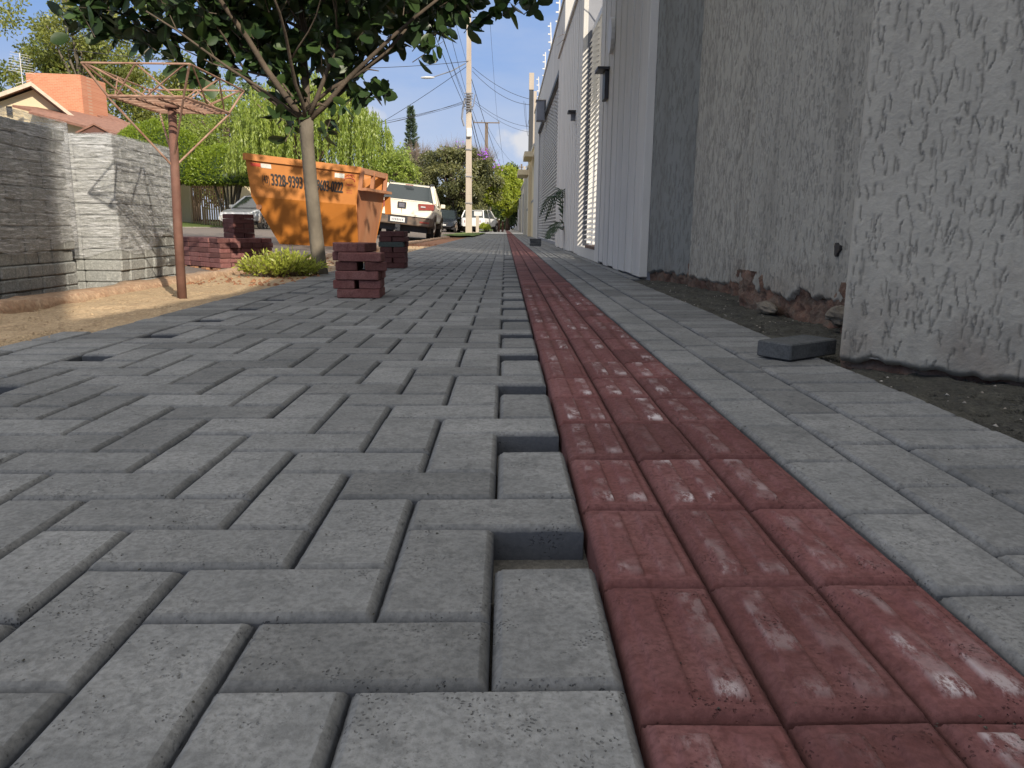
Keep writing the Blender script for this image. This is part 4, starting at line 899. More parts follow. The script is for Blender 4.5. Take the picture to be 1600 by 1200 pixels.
# ------------------------------------------------------------------ orange skip
sk = empty('skip', (-3.4, 14.9, -.12), 0, 'orange steel rubbish skip with black phone numbers, behind the young tree', 'skip')
SO = np.array((-3.4, 14.9, -.12))
Lt = np.array((-4.436, 13.6, 1.506)); Rt = np.array((-2.643, 14.5, 1.364)); Ft = np.array((-2.436, 16.2, 1.367)); Bt = Lt+(Ft-Rt)
Lb = np.array((-4.356, 13.62, .80)); Rb = np.array((-2.735, 14.5, .70)); Fb = np.array((-2.50, 16.15, .70)); Bb = Lb+(Fb-Rb)
_n = np.cross(Rt-Lt, Rb-Rt); _n /= np.linalg.norm(_n); Lb = Lb-_n*_n.dot(Lb-Lt)
L0 = np.array((-4.06, 14.22, -.07)); R0_ = np.array((-2.80, 14.95, -.11)); F0_ = np.array((-2.66, 15.95, -.11)); B0_ = L0+(F0_-R0_)
cen = (Lt+Rt+Ft+Bt)/4
def quadp(mb, ps, mi=0): mb.add([p-SO for p in ps], [tuple(range(len(ps)))], mi)
def inset(ps, t=.03):
    c = sum(ps)/len(ps); return [p+(c-p)*t*np.array([1, 1, 0]) for p in ps]
def shell(mb, lo, hi, sides, t=.035, mi=0):
    li, hi_ = inset(lo, t), inset(hi, t)
    for s in sides:
        k = (s+1) % 4; mb.add([p-SO for p in (lo[s], lo[k], hi[k], hi[s], li[s], li[k], hi_[k], hi_[s])], [(0, 1, 2, 3), (5, 4, 7, 6), (0, 3, 7, 4), (1, 5, 6, 2), (3, 2, 6, 7), (0, 4, 5, 1)], mi)
TOPR, BAND, BOT = [Lt, Rt, Ft, Bt], [Lb, Rb, Fb, Bb], [L0, R0_, F0_, B0_]
mb = MB(); shell(mb, BAND, TOPR, (0, 2, 3)); mb.build('upper_body', M_orange, sk)
mb = MB(); shell(mb, BOT, BAND, (0, 2, 3)); quadp(mb, BOT[::-1]); mb.build('lower_body', M_orange, sk)
mid = [Lb, Rb+(Rt-Rb)*.40+np.array([.0, 0, 0]), Fb+(Ft-Fb)*.40, Bb]
mb = MB(); shell(mb, BOT, mid, (1,)); mb.build('end_panel', M_orange2, sk)
# end frame: posts, ledge and lifting rail
mb = MB()
def beam(mb, p, q, wx=.05, wz=.05, out_=0.0):
    p = np.array(p, float); q = np.array(q, float); d = (q-p)/np.linalg.norm(q-p); up = np.array([0, 0, 1.]) if abs(d[2]) < .8 else np.array([1., 0, 0]); s = np.cross(d, up); s /= np.linalg.norm(s); u = np.cross(s, d)
    vs = [x+s*a*wx/2+u*b*wz/2-SO for x in (p, q) for a, b in ((-1, -1), (1, -1), (1, 1), (-1, 1))]
    mb.add(vs, [(0, 1, 2, 3), (7, 6, 5, 4), (0, 4, 5, 1), (1, 5, 6, 2), (2, 6, 7, 3), (3, 7, 4, 0)])
for t in (.0, .42, .93):
    mb = MB(); beam(mb, mid[1]+(mid[2]-mid[1])*t+np.array([.03, .03, 0]), Rt+(Ft-Rt)*t+np.array([.03, .03, -.05]), .07, .07); mb.build('end_post', M_orange2, sk)
mb = MB(); o_ = np.array([.08, .0, .02]); beam(mb, mid[1]+o_, mid[2]+o_, .16, .05); mb.build('ledge', M_orange2, sk)
mb = MB()
for p, q in ((Lt, Rt), (Ft, Bt), (Bt, Lt)):
    beam(mb, p+np.array([0, 0, -.045]), q+np.array([0, 0, -.045]), .07, .11)
mb.build('rim', M_orange, sk); mb = MB(); beam(mb, Rt+np.array([0.003, 0, -.05]), Ft+np.array([.003, 0, -.05]), .08, .10); mb.build('end_rim', M_orange2, sk)
mb = MB(); beam(mb, Ft+np.array([.02, 0, -.45]), Ft+np.array([.03, 0, -.80]), .05, .12); mb.build('side_lug', M_orange, sk)
exn = (Rt-Lt)/np.linalg.norm(Rt-Lt); upn = np.array([0, 0, 1.]); upn = upn-exn*upn.dot(exn)
dn_ = ((Lb+Rb)/2-(Lt+Rt)/2); dn_ /= np.linalg.norm(dn_); nrm = np.cross(exn, -dn_); nrm /= np.linalg.norm(nrm)
if nrm[1] > 0: nrm = -nrm
W_ = np.linalg.norm(Rt-Lt)
def onface(s, d, off=.006):
    t = s/W_; a = Lt+(Rt-Lt)*t; b = Lb+(Rb-Lb)*t; k = b-a; return a+k*(d/np.linalg.norm(k))+nrm*off
def text(body, s0, s1, base, cap, m, parent, bold=.012, name='lettering'):
    cu = bpy.data.curves.new('t', 'FONT'); cu.body = body; cu.size = 1; cu.offset = .004; o = bpy.data.objects.new('t', cu); col.objects.link(o)
    dg = bpy.context.evaluated_depsgraph_get(); me = bpy.data.meshes.new_from_object(o.evaluated_get(dg)); col.objects.unlink(o); bpy.data.objects.remove(o)
    me.materials.clear(); me.materials.append(m); xs = [v.co.x for v in me.vertices]; x0, x1 = min(xs), max(xs)
    for v in me.vertices: v.co = Vector(onface(s0+(v.co.x-x0)/(x1-x0)*(s1-s0), base-v.co.y*cap/.70, .015)-SO)
    if bold > .02:
        import bmesh
        bm = bmesh.new()
        for k in (-1, 0, 1):
            bm.from_mesh(me); bm.verts.ensure_lookup_table(); nv = len(me.vertices)
            for v in bm.verts[-nv:]: v.co += Vector(exn)*(k*.0055)+Vector(nrm)*.0015*k
        bm.to_mesh(me); bm.free()
    o2 = bpy.data.objects.new(name, me); link(o2, parent); return o2
text('(43)', .235, .365, .45, .13, M_ink, sk, .012)
text('3328-9393', .40, .955, .475, .195, M_ink, sk, .03)
text('/', .985, 1.02, .475, .195, M_ink, sk, .01)
text('(43)', 1.06, 1.19, .455, .13, M_ink, sk, .012)
text('9603-0222', 1.225, 1.715, .475, .185, M_ink, sk, .03)
def facebox(s0, s1, d0, d1, m, name, t=.004):
    mb = MB(); vs = [onface(s, d, o)-SO for o in (-.002, t) for s, d in ((s0, d1), (s1, d1), (s1, d0), (s0, d0))]
    mb.add(vs, [(3, 2, 1, 0), (4, 5, 6, 7), (0, 1, 5, 4), (1, 2, 6, 5), (2, 3, 7, 6), (3, 0, 4, 7)]); return mb.build(name, m, sk)
facebox(.07, .24, .135, .19, M_stickerr, 'red_reflector'); facebox(.245, .42, .13, .20, M_stickerw, 'silver_reflector')
facebox(1.55, 1.73, .14, .22, M_stickerw, 'silver_reflector')
# faded emblem: a swoosh of roof shapes over small unreadable lines
mb = MB()
def arc(mb, s0, d0, rx, ry, a0, a1, w_, n=10):
    pts = [onface(s0+rx*math.cos(a0+(a1-a0)*i/n), d0-ry*math.sin(a0+(a1-a0)*i/n), .006)-SO for i in range(n+1)]; mb.tube([Vector(p) for p in pts], w_, 4)
arc(mb, 1.82, .20, .07, .05, .3, 3.0, .008); arc(mb, 1.86, .19, .06, .05, .2, 2.9, .007); arc(mb, 1.83, .25, .10, .05, -.2, 3.3, .010); arc(mb, 1.84, .30, .06, .02, 3.2, 6.2, .006)
mb.build('emblem', M_logo, sk)
for d, a, b in ((.33, 1.76, 1.94), (.42, 1.79, 1.90), (.46, 1.795, 1.885)):
    mb = MB(); s = a
    while s < b:
        ln = random.uniform(.012, .03); vs = [onface(q, dd, .004)-SO for q, dd in ((s, d+.012), (s+ln, d+.012), (s+ln, d), (s, d))]; mb.add(vs, [(0, 1, 2, 3)]); s += ln+.008
    mb.build('small_print', M_logo, sk)
def lowface(t, v): return L0+(R0_-L0)*t*1.0+((Lb+(Rb-Lb)*t)-(L0+(R0_-L0)*t))*v
mb = MB(); c = lowface(.02, .80)+np.array([0, -.01, 0]); mb.tube([Vector(c-SO), Vector(c-SO+np.array([0, -.05, 0]))], .045, 10); mb.build('lifting_pin', M_orange2, sk)
# ------------------------------------------------------------------ cars
def arch_pts(yc, r, n=9): return [(yc+r*math.cos(a), r*math.sin(a)) for a in [math.pi*i/(n-1) for i in range(n)]]
def car(name, label, cat, loc, rz, tilt, paint, Lc=4.4, Wc=1.76, Hc=1.47, kind='sedan', lower=None):
    """local axes: +y forward, rear bumper at y=0"""
    e = empty(name, loc, 0, label, cat); e.rotation_euler = (0, tilt, rz); hw = Wc/2
    if kind == 'pickup':
        st = [(0.0, .94, .60, 1.10), (.06, .985, .52, 1.125), (1.0, 1., .50, 1.12), (1.45, 1., .48, 1.10), (3.3, 1., .48, 1.04), (3.7, .99, .48, 1.03), (4.5, .95, .50, .92), (4.85, .82, .52, .72)]
        cabs = [(1.38, 1.10, .93), (1.66, 1.60, .74), (2.6, 1.67, .73), (3.0, 1.62, .72), (3.85, 1.03, .90)]; wy = (.95, 3.95); wr = .365
    elif kind == 'suv':
        st = [(0.0, .92, .42, .98), (.08, .98, .38, 1.0), (1.2, 1., .36, .98), (3.1, .99, .36, .95), (Lc-.35, .93, .38, .86), (Lc, .78, .40, .66)]
        cabs = [(.05, .98, .90), (.35, Hc-.06, .76), (1.8, Hc, .76), (2.5, Hc-.08, .75), (3.15, .95, .88)]; wy = (.78, Lc-.85); wr = .33
    else:
        st = [(0.0, .88, .40, .86), (.1, .96, .34, .94), (1.0, 1., .32, .96), (3.0, 1., .32, .93), (Lc-.6, .96, .33, .84), (Lc-.15, .88, .34, .72), (Lc, .78, .36, .60)]
        cabs = [(.55, .94, .86), (1.15, Hc-.04, .70), (2.1, Hc, .70), (2.45, Hc-.06, .69), (3.25, .92, .86)]; wy = (.80, Lc-.85); wr = .32
    rs = []
    for (y, wf, z0, z1) in st:
        w_ = hw*wf; zm = z0+(z1-z0)*.55
        half = [(w_*.80, z0), (w_*.97, z0+.06), (w_, zm), (w_*.985, z1-.12), (w_*.93, z1-.025), (w_*.80, z1)]
        rs.append([(x, y, z) for x, z in half]+[(-x, y, z) for x, z in reversed(half)])
    mb = MB(); mb.rings(rs); body = mb.build('body', paint, e, smooth=False)
    bv = body.modifiers.new('b', 'BEVEL'); bv.width = .03; bv.segments = 2; bv.limit_method = 'ANGLE'; bv.angle_limit = R(28)
    # greenhouse: glass loft, roof and pillars
    gl = [[(hw*(.90 if i in (0, 4) else .90), y, z) for i in (0,)] for y, z, _ in cabs]
    lo, hi = [], []
    yb = [c[0] for c in cabs]; rs = []
    base_z = [st[2][3]-.04]*len(cabs)
    for (y, z, wf) in cabs:
        rs.append([(hw*.90, y, base_z[0]), (hw*wf, y, max(z, base_z[0]+.01)), (-hw*wf, y, max(z, base_z[0]+.01)), (-hw*.90, y, base_z[0])])
    mb = MB(); mb.rings(rs); mb.build('windows', M_glass, e)
    mb = MB(); c1, c2, c3 = cabs[1], cabs[2], cabs[3]
    rr_ = [[(-hw*c[2]*1.0, c[0], c[1]-.035), (-hw*c[2]*.96, c[0], c[1]+.02), (hw*c[2]*.96, c[0], c[1]+.02), (hw*c[2]*1.0, c[0], c[1]-.035)] for c in (c1, c2, c3)]; mb.rings(rr_); mb.build('roof', paint, e)
    mb = MB()
    for s in (1, -1):
        mb.tube([(s*hw*.905, cabs[0][0]-.02, cabs[0][1]), (s*hw*c1[2]*.985, c1[0], c1[1])], .045, 6); mb.build('pillar', paint, e); mb = MB()
        mb.tube([(s*hw*.905, cabs[4][0]+.02, cabs[4][1]), (s*hw*c3[2]*.985, c3[0], c3[1])], .038, 6); mb.build('pillar', paint, e); mb = MB()
        mb.tube([(s*hw*.915, (c1[0]+c3[0])/2+.05, base_z[0]), (s*hw*c2[2]*.995, (c1[0]+c3[0])/2, c2[1])], .035, 6); mb.build('pillar', paint, e); mb = MB()
    for s in (1, -1):
        for y in wy:
            xo = s*hw
            wh = empty('wheel', (xo-s*.115, y, wr)); wh.parent = e
            prof = [(0.10, wr*.62), (.105, wr*.93), (.075, wr), (-.075, wr), (-.105, wr*.93), (-.10, wr*.5)]
            mb = MB(); mb.rings([[(s*a, r_*math.cos(t*math.pi/12), r_*math.sin(t*math.pi/12)) for t in range(24)] for a, r_ in prof]); mb.build('tyre', M_tyre, wh, smooth=False)
            mb = MB(); mb.rings([[(s*a, r_*math.cos(t*math.pi/12), r_*math.sin(t*math.pi/12)) for t in range(24)] for a, r_ in ((.09, wr*.62), (.108, wr*.60), (.085, wr*.5))])
            for q in range(5):
                a = q*math.pi*2/5; mb.tube([(s*.10, 0, 0), (s*.10, wr*.56*math.cos(a), wr*.56*math.sin(a))], [.05, .03], 5)
            mb.build('rim', M_rim, wh)
            mb = MB(); ro, ri = wr*1.22, wr*1.06
            ring = [[(xo+s*o2, y+r_*math.cos(math.pi*(t)/12), wr+r_*math.sin(math.pi*(t)/12)) for t in range(13)] for o2, r_ in ((.012, ro), (.012, ri), (-.12, ri), (-.12, .02))]
            mb.rings(ring, cap=False, closed=False); mb.build('wheel_arch', M_rubber, e)
    mb = MB(); mb.box((-hw*.82, .25, .22), (hw*.82, Lc-.4, .44)); mb.build('underbody', M_dark, e)
    if kind == 'pickup':
        rs = []
        for y, a in ((-.10, .93), (-.13, .95), (-.10, .97), (.30, 1.005)):
            pass
        mb = MB(); mb.hexa([(-hw*.93, -.12, .40), (hw*.93, -.12, .40), (hw*1.0, .35, .42), (-hw*1.0, .35, .42)], [(-hw*.95, -.11, .66), (hw*.95, -.11, .66), (hw*1.003, .35, .70), (-hw*1.003, .35, .70)]); o = mb.build('rear_bumper', M_rubber, e)
        bv = o.modifiers.new('b', 'BEVEL'); bv.width = .04; bv.segments = 2
        mb = MB(); mb.box((-.95*hw+.04, -.145, .665), (.95*hw-.04, .06, .725)); o = mb.build('bumper_top', paint, e)
        mb = MB(); mb.box((-.36, -.128, .45), (.20, -.118, .63)); mb.build('plate_recess', M_dark, e)
        mb = MB(); mb.box((-.29, -.15, .475), (.13, -.13, .605)); pt = mb.build('number_plate', M_plate, e)
        mb = MB()
        for q in range(7): mb.box((-.25+q*.05, -.153, .51), (-.222+q*.05, -.151, .57))
        mb.build('plate_marks', M_greym, pt)
        for s in (1, -1):
            mb = MB(); mb.hexa([(s*.50, -.045, .87), (s*hw*1.0, -.02, .90), (s*hw*1.015, .30, .93), (s*.5, .30, .87)], [(s*.47, -.045, 1.045), (s*hw*.99, -.015, 1.07), (s*hw*1.015, .34, 1.05), (s*.47, .34, 1.03)])
            o = mb.build('tail_light', M_redlamp, e); mb = MB(); mb.box((s*.62-.07, -.06, .945), (s*.62+.07, -.03, .985)); mb.build('reversing_lamp', M_clear, o)
            mb = MB(); mb.box((s*.70-.14, -.126, .50), (s*.70+.14, -.10, .545)); mb.build('reflector', M_redlamp, e)
            mb = MB(); mb.tube([(s*hw*.68, 1.62, 1.62), (s*hw*.69, 1.75, 1.70), (s*hw*.69, 2.9, 1.725), (s*hw*.68, 3.05, 1.64)], .018, 6); mb.build('roof_rail', M_dark, e)
            mb = MB(); mb.box((s*(hw-.22), .38, .22), (s*(hw-.06), .40, .52)) if s > 0 else mb.box((-(hw-.06), .38, .22), (-(hw-.22), .40, .52)); mb.build('mudflap', M_rubber, e)
            mb = MB(); mb.box((s*hw*.95+(.0 if s > 0 else -.15), 3.35, 1.04), (s*hw*.95+(.15 if s > 0 else 0), 3.43, 1.17), bev=.02); mb.build('mirror', paint, e)
            for yy in (1.75, 2.75):
                mb = MB(); mb.box((s*hw*1.0-.006, yy, .93), (s*hw*1.0+.02, yy+.16, .955)); mb.build('door_handle', M_dark, e)
        mb = MB(); mb.box((-.13, -.018, .865), (.12, -.002, 1.05), bev=.012); em = mb.build('badge', M_dark, e); mb = MB(); mb.box((-.085, -.024, .90), (.075, -.019, 1.015)); mb.build('badge_plate', M_chrome, em)
        mb = MB()
        for xx in (-.012,): mb.box((xx, -.006, .735), (xx+.012, .0, 1.10))
        mb.box((-.9*hw, -.004, 1.098), (.9*hw, .003, 1.106)); mb.build('tailgate_seam', M_rubber, e)
        mb = MB(); mb.tube([(-.08, .1, .33), (-.08, -.16, .33)], .03, 8); mb.box((-.14, -.10, .22), (.0, -.02, .44)); mb.build('tow_bar', M_dark, e)
        mb = MB(); mb.box((-.16, .3, .16), (.18, 1.1, .40)); mb.tube([(-hw*.8, .95, .36), (hw*.8, .95, .36)], .05, 8); mb.build('axle', M_dark, e)
        mb = MB(); mb.box((-.12, 1.50, 1.60), (.12, 1.56, 1.62)); mb.build('brake_lamp', M_redlamp, e)
    else:
        yf = Lc
        for s in (1, -1):
            mb = MB(); mb.hexa([(s*hw*.46, yf-.035, .56), (s*hw*.82, yf-.16, .58), (s*hw*.86, yf-.4, .60), (s*hw*.46, yf-.3, .56)], [(s*hw*.46, yf-.10, .68), (s*hw*.84, yf-.20, .73), (s*hw*.87, yf-.45, .74), (s*hw*.46, yf-.3, .68)]); mb.build('headlight', M_clear, e)
            mb = MB(); mb.box((s*hw*.98 if s > 0 else -hw*.98-.17, yf-1.45, .93), (s*hw*.98+.17 if s > 0 else -hw*.98, yf-1.36, 1.05), bev=.015); mb.build('mirror', paint, e)
            mb = MB(); mb.hexa([(s*hw*.6, -.01, .66), (s*hw*.93, .04, .66), (s*hw*.9, .3, .66), (s*hw*.6, .3, .66)], [(s*hw*.6, -.01, .82), (s*hw*.92, .04, .84), (s*hw*.9, .3, .84), (s*hw*.6, .3, .82)]); mb.build('tail_light', M_redlamp, e)
        mb = MB(); mb.box((-hw*.38, yf-.02, .53), (hw*.38, yf+.012, .64), bev=.01); g_ = mb.build('grille', M_dark, e); mb = MB(); mb.box((-.07, yf+.013, .55), (.07, yf+.02, .62)); mb.build('badge', M_chrome, g_)
        mb = MB(); mb.box((-hw*.6, yf-.03, .36), (hw*.6, yf+.015, .44), bev=.01); mb.build('air_intake', M_dark, e)
        for y0 in (-.02, yf+.016):
            mb = MB(); mb.box((-.2, y0, .45), (.2, y0+.006, .52)); mb.build('number_plate', M_plate, e)
    return e
car('pickup_truck', 'dusty white pickup truck with roof rails, seen from behind past the orange skip', 'pickup truck', (-3.10, 23.0, -.015), R(.8), R(5.6), M_truck, 4.9, 1.86, 1.70, 'pickup')
car('parked_car', 'silver saloon facing the viewer left of the orange skip', 'car', (-10.05, 36.2, .09), math.pi-R(12), 0, M_silver)
car('parked_car', 'dark car facing the viewer beyond the white pickup', 'car', (-4.15, 56.5, -.02), math.pi, R(-2), M_blackcar, 4.2, 1.76, 1.55, 'suv')
car('parked_car', 'second dark car half hidden behind the first dark one', 'car', (-4.3, 73, .0), math.pi, 0, M_blackcar, 4.3, 1.75, 1.5, 'suv')
car('parked_car', 'white car far down the street left of the utility pole', 'car', (-4.0, 76.0, .0), 0, 0, M_whitecar, 4.2, 1.72, 1.5, 'suv')
car('parked_car', 'white car right behind the concrete utility pole', 'car', (-2.25, 54.0, -.02), R(-14), 0, M_whitecar, 4.2, 1.75, 1.55, 'suv')
# ------------------------------------------------------------------ vegetation helpers
def clumps(n, cen, rad, rs, seed, shell=.55, zmin=None):
    q = np.random.RandomState(seed); out_ = []
    while len(out_) < n:
        v = q.normal(size=3); v /= np.linalg.norm(v); r = q.uniform(shell, 1); p = np.array(cen)+v*np.array(rad)*r
        if zmin is not None and p[2] < zmin: continue
        out_.append((p, q.uniform(*rs), q.rand()))
    return out_
def tree(name, label, cat, base_, cen, rad, ncl, rs, nl, size, m, seed, trunk=.12, bark=M_barkd, group=None, core=None, shell=.45, stems=1, zmin=None, asp=.5):
    e = empty(name, base_, 0, label, cat, group); b = np.array(base_); q = np.random.RandomState(seed+50)
    CL = clumps(ncl, cen, rad, rs, seed, shell, zmin); PP, DD, TT = [], [], []
    for p, r, t in CL:
        v = unit(q.normal(size=(nl, 3))); rr_ = r*q.rand(nl, 1)**.45; P = p+v*rr_*np.array([1, 1, .75])
        PP.append(P); DD.append(unit(v*.6+q.normal(size=(nl, 3))*.7+np.array([0, 0, -.25]))); TT.append(np.clip(.25+.45*t+.3*(q.rand(nl)-.5)*2, 0, 1))
    PP = np.concatenate(PP); DD = np.concatenate(DD); TT = np.concatenate(TT)
    leaves('crown', PP-b, DD, q.uniform(size*.7, size*1.3, len(PP)), q.uniform(size*.7, size*1.3, len(PP))*asp, TT, m, e, tri=True, seed=seed)
    mb = MB(); c = np.array(cen); z1 = c[2]-rad[2]*.35
    for s in range(stems):
        o = np.array([q.uniform(-.5, .5), q.uniform(-.5, .5), 0])*(0 if stems == 1 else rad[0]*.35)
        p0 = b+o*.5; p1 = np.array([c[0]+o[0]*1.5, c[1]+o[1]*1.5, z1]); midp = (p0+p1)/2+q.normal(0, .05, 3)*trunk*4
        mb.tube([Vector(p0-b), Vector(midp-b), Vector(p1-b)], [trunk*1.2, trunk*.9, trunk*.7], 8)
    mb.build('trunk', bark, e, smooth=True); mb = MB()
    for p, r, t in CL[:min(len(CL), 36)]:
        s0 = np.array([c[0], c[1], z1-rad[2]*.1+q.uniform(-.1, .2)*rad[2]]); md = (s0+p)/2+np.array([0, 0, .08*rad[2]])+q.normal(0, .03, 3)*rad[0]
        mb.tube([Vector(s0-b), Vector(md-b), Vector(p-b)], [trunk*.45, trunk*.3, trunk*.08], 5)
    mb.build('branches', bark, e, smooth=True)
    return e
# weeping willow across the street
wl = empty('willow_tree', (-7.6, 31, .3), 0, 'bright green weeping willow with hanging strands behind the skip', 'tree'); wb = np.array((-7.6, 31, .3)); q = np.random.RandomState(5)
PP, DD, TT = [], [], []
def dome(x, y):
    k = ((x+7.5)/3.35)**2+((y-31)/2.8)**2; return .3+4.75*np.sqrt(np.clip(1-k*.93, 0, 1))+.0
for k in range(1250):
    a = q.rand()*6.283; r = math.sqrt(q.rand()); x = -7.5+3.3*r*math.cos(a); y = 31+2.7*r*math.sin(a); gx = round(x*2.2)/2.2; x = x*.6+gx*.4
    zt = 1.0+dome(x, y)+q.normal(0, .12)+.35*math.sin(x*3.1)*math.cos(y*2.3); ln = q.uniform(.8, 2.6)*(1 if r > .5 else .6); ln = min(ln, zt-(2.3 if x < -8.5 else 1.2))
    sway = q.normal(0, .04, 2); tn = q.rand(); n = int(ln*26)
    for i in range(n):
        t = (i+q.rand())/n; PP.append((x+sway[0]*t+.04*math.sin(t*7+k), y+sway[1]*t, zt-ln*t)); DD.append((q.normal(0, .35), q.normal(0, .35), -1)); TT.append(np.clip(.2+.6*tn+q.normal(0, .12), 0, 1))
leaves('crown', np.array(PP)-wb, unit(np.array(DD)), q.uniform(.10, .19, len(PP)), q.uniform(.03, .055, len(PP)), np.array(TT), ML_willow, wl, tri=True, seed=3)
mb = MB(); mb.tube([(0, 0, -.2), (.1, 0, 1.2), (.05, 0, 2.4)], [.3, .24, .2], 8); mb.build('trunk', M_barkd, wl, smooth=True); mb = MB()
for k in range(26):
    a = q.rand()*6.28; r = q.uniform(.8, 2.3); x, y = r*math.cos(a), r*math.sin(a)*.85; mb.tube([(.05, 0, 2.1), (x*.5, y*.5, 3.4), (x, y, dome(x-7.5, y+31)+.45)], [.1, .06, .02], 5)
mb.build('branches', M_barkd, wl, smooth=True)
tree('willow_tree', 'second paler willow left of the first, over the clipped hedge trees', 'tree', (-14.2, 41, .4), (-14.2, 41, 4.6), (3.6, 2.6, 2.9), 70, (.5, .9), 260, .17, ML_willow, 31, .2, shell=.3, asp=.3)
# clipped ficus trees with flat underside on many pale stems
def topiary(label, cx, cy, rx, ry, z0, z1, seed, n=16000):
    e = empty('clipped_tree', (cx, cy, .35), 0, label, 'tree', 'clipped ficus trees across the street'); q = np.random.RandomState(seed)
    th = q.rand(n)*6.283; u_ = q.rand(n)**.8; zz = u_; rad = np.sqrt(np.clip(1-zz**2.4, 0, 1)); k = 1+.06*(fbm(th*3, zz*4, 3, seed)-.5)*2
    und = q.rand(n) < .12; rr_ = np.where(und, np.sqrt(q.rand(n)), 1-.10*q.rand(n)**2)
    x = rx*np.cos(th)*rad*rr_*k; y = ry*np.sin(th)*rad*rr_*k; z = np.where(und, .0+.06*q.rand(n), zz*k)*(z1-z0)+z0-.35
    P = np.stack([x, y, z+q.normal(0, .03, n)], 1); D = unit(np.stack([np.cos(th)*rad, np.sin(th)*rad, zz+.2], 1)+q.normal(size=(n, 3))*.6)
    leaves('crown', P, D, q.uniform(.07, .13, n), q.uniform(.045, .08, n), np.clip(q.normal(.5, .22, n), 0, 1), ML_topi, e, tri=True, seed=seed)
    rs = [];
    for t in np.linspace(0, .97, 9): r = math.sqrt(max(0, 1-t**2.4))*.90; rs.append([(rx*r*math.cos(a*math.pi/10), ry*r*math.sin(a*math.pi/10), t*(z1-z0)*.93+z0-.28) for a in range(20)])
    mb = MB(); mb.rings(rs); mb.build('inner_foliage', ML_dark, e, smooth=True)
    mb = MB(); ns = 9
    for i in range(ns):
        a = i*6.283/ns+q.rand(); r = q.uniform(.25, .7); mb.tube([(.22*math.cos(a), .22*math.sin(a), -.1), (.35*math.cos(a)+q.normal(0, .06), .35*math.sin(a), .7), (rx*r*math.cos(a), ry*r*math.sin(a), z0+.1)], [.07, .055, .04], 6)
    mb.build('stems', M_bark, e, smooth=True); return e
topiary('large dome-shaped clipped tree across the street, left of the basket post', -15.7, 36.3, 2.3, 2.0, 2.15, 4.75, 3, 20000)
topiary('smaller clipped tree right of the large clipped dome, beside the skip', -12.6, 36.0, 1.75, 1.6, 2.05, 3.75, 4, 14000)
topiary('low clipped tree at the left, peeping over the wrapped blocks', -18.9, 37.0, 1.7, 1.6, 2.0, 3.4, 5, 10000)
# street wall and gate across the road
simple_wall('house_wall', 10, 33.9, -15.9, 2.35, M_cream, 'cream street wall across the road left of the slatted gate')
e = empty('cream_wall', (-20, 38.9, .3), 0, 'cream garden wall behind the clipped trees across the road', 'wall'); mb = MB(); mb.box((-8, 0, -.2), (4.35, .25, 2.15)); mb.build('wall', M_cream, e); mb = MB(); mb.box((6.5, 0, -.2), (10.5, .25, 2.05)); mb.build('wall', M_cream, e)
mb = MB(); mb.box((4.2, -.12, -.2), (4.55, .3, 2.3)); mb.build('pillar', M_cream, e); mb = MB(); mb.box((6.3, -.12, -.2), (6.65, .3, 2.25)); mb.build('pillar', M_cream, e)
e = empty('slatted_gate', (-15.4, 38.9, .3), 0, 'brown upright slatted gate in the cream wall across the road', 'gate'); mb = MB()
for k in range(15): mb.box((k*.115, 0, -.1), (k*.115+.07, .04, 2.1))
mb.build('slats', plain('gate_brown', (.42, .27, .17), .8), e); mb = MB(); mb.box((-.02, .042, .15), (1.72, .07, .25)); mb.box((-.02, .042, 1.75), (1.72, .07, 1.85)); mb.build('rails', M_dark, e)
e = empty('garden_railing', (-14.6, 38.2, .3), 0, 'short run of dark upright railings on the far verge', 'fence'); mb = MB()
for k in range(12): mb.box((k*.13, 0, -.1), (k*.13+.03, .03, .85))
mb.box((-.01, .031, .72), (1.5, .05, .76)); mb.build('bars', M_cream, e)
# ------------------------------------------------------------------ house with brick tower
hs = empty('house', (-24.5, 44, .3), 0, 'cream house with brown tiled gables behind the wrapped blocks', 'house'); HO = Vector((-24.5, 44, .3))
def H3(p): return Vector(p)-HO
def slab(name, ps, t, m, parent=hs, O=HO):
    ps = [Vector(p) for p in ps]; n = (ps[1]-ps[0]).cross(ps[2]-ps[0]).normalized(); n = n if n.z > 0 else -n; mb = MB(); mb.hexa([p-O-n*t for p in ps], [p-O for p in ps]); return mb.build(name, m, parent)
gd = Vector((-.93, .36, 0)).normalized()   # ridge runs back-left
pk = Vector((-24.45, 42.0, 7.35)); eL = Vector((-27.6, 41.0, 5.9)); eR = Vector((-22.75, 42.9, 5.72))
acr = (eR-Vector((pk.x, pk.y, 0))); dR = Vector((eR.x-pk.x, eR.y-pk.y, eR.z-pk.z)); dL = Vector((eL.x-pk.x, eL.y-pk.y, eL.z-pk.z)); bk_ = Vector((-3.0, 6.5, 0))
slab('roof', [pk, pk+bk_, pk+bk_+dR*1.0, pk+dR], .12, M_rooft); slab('roof', [pk, pk+bk_, pk+bk_+dL, pk+dL], .12, M_rooft)
fr = Vector((.12, -.26, 0)); 
for d_ in (dR, dL):
    mb = MB(); a = pk+fr*.3; b = pk+d_*1.03+fr*.3; up = Vector((0, 0, .13)); mb.hexa([H3(a-up*1.3), H3(b-up*1.3), H3(b-up*1.3-fr*.4), H3(a-up*1.3-fr*.4)], [H3(a+up*.3), H3(b+up*.3), H3(b+up*.3-fr*.4), H3(a+up*.3-fr*.4)]); mb.build('fascia', M_fascia, hs)
slab('soffit', [pk-Vector((0, 0, .2)), pk+dR-Vector((0, 0, .2)), pk+dR+bk_*.09-Vector((0, 0, .2)), pk+bk_*.09-Vector((0, 0, .2))], .03, M_soffit)
gw = pk+bk_*.09-Vector((0, 0, .26)); mb = MB(); a = gw+dR*.9; b = gw+dL*.9
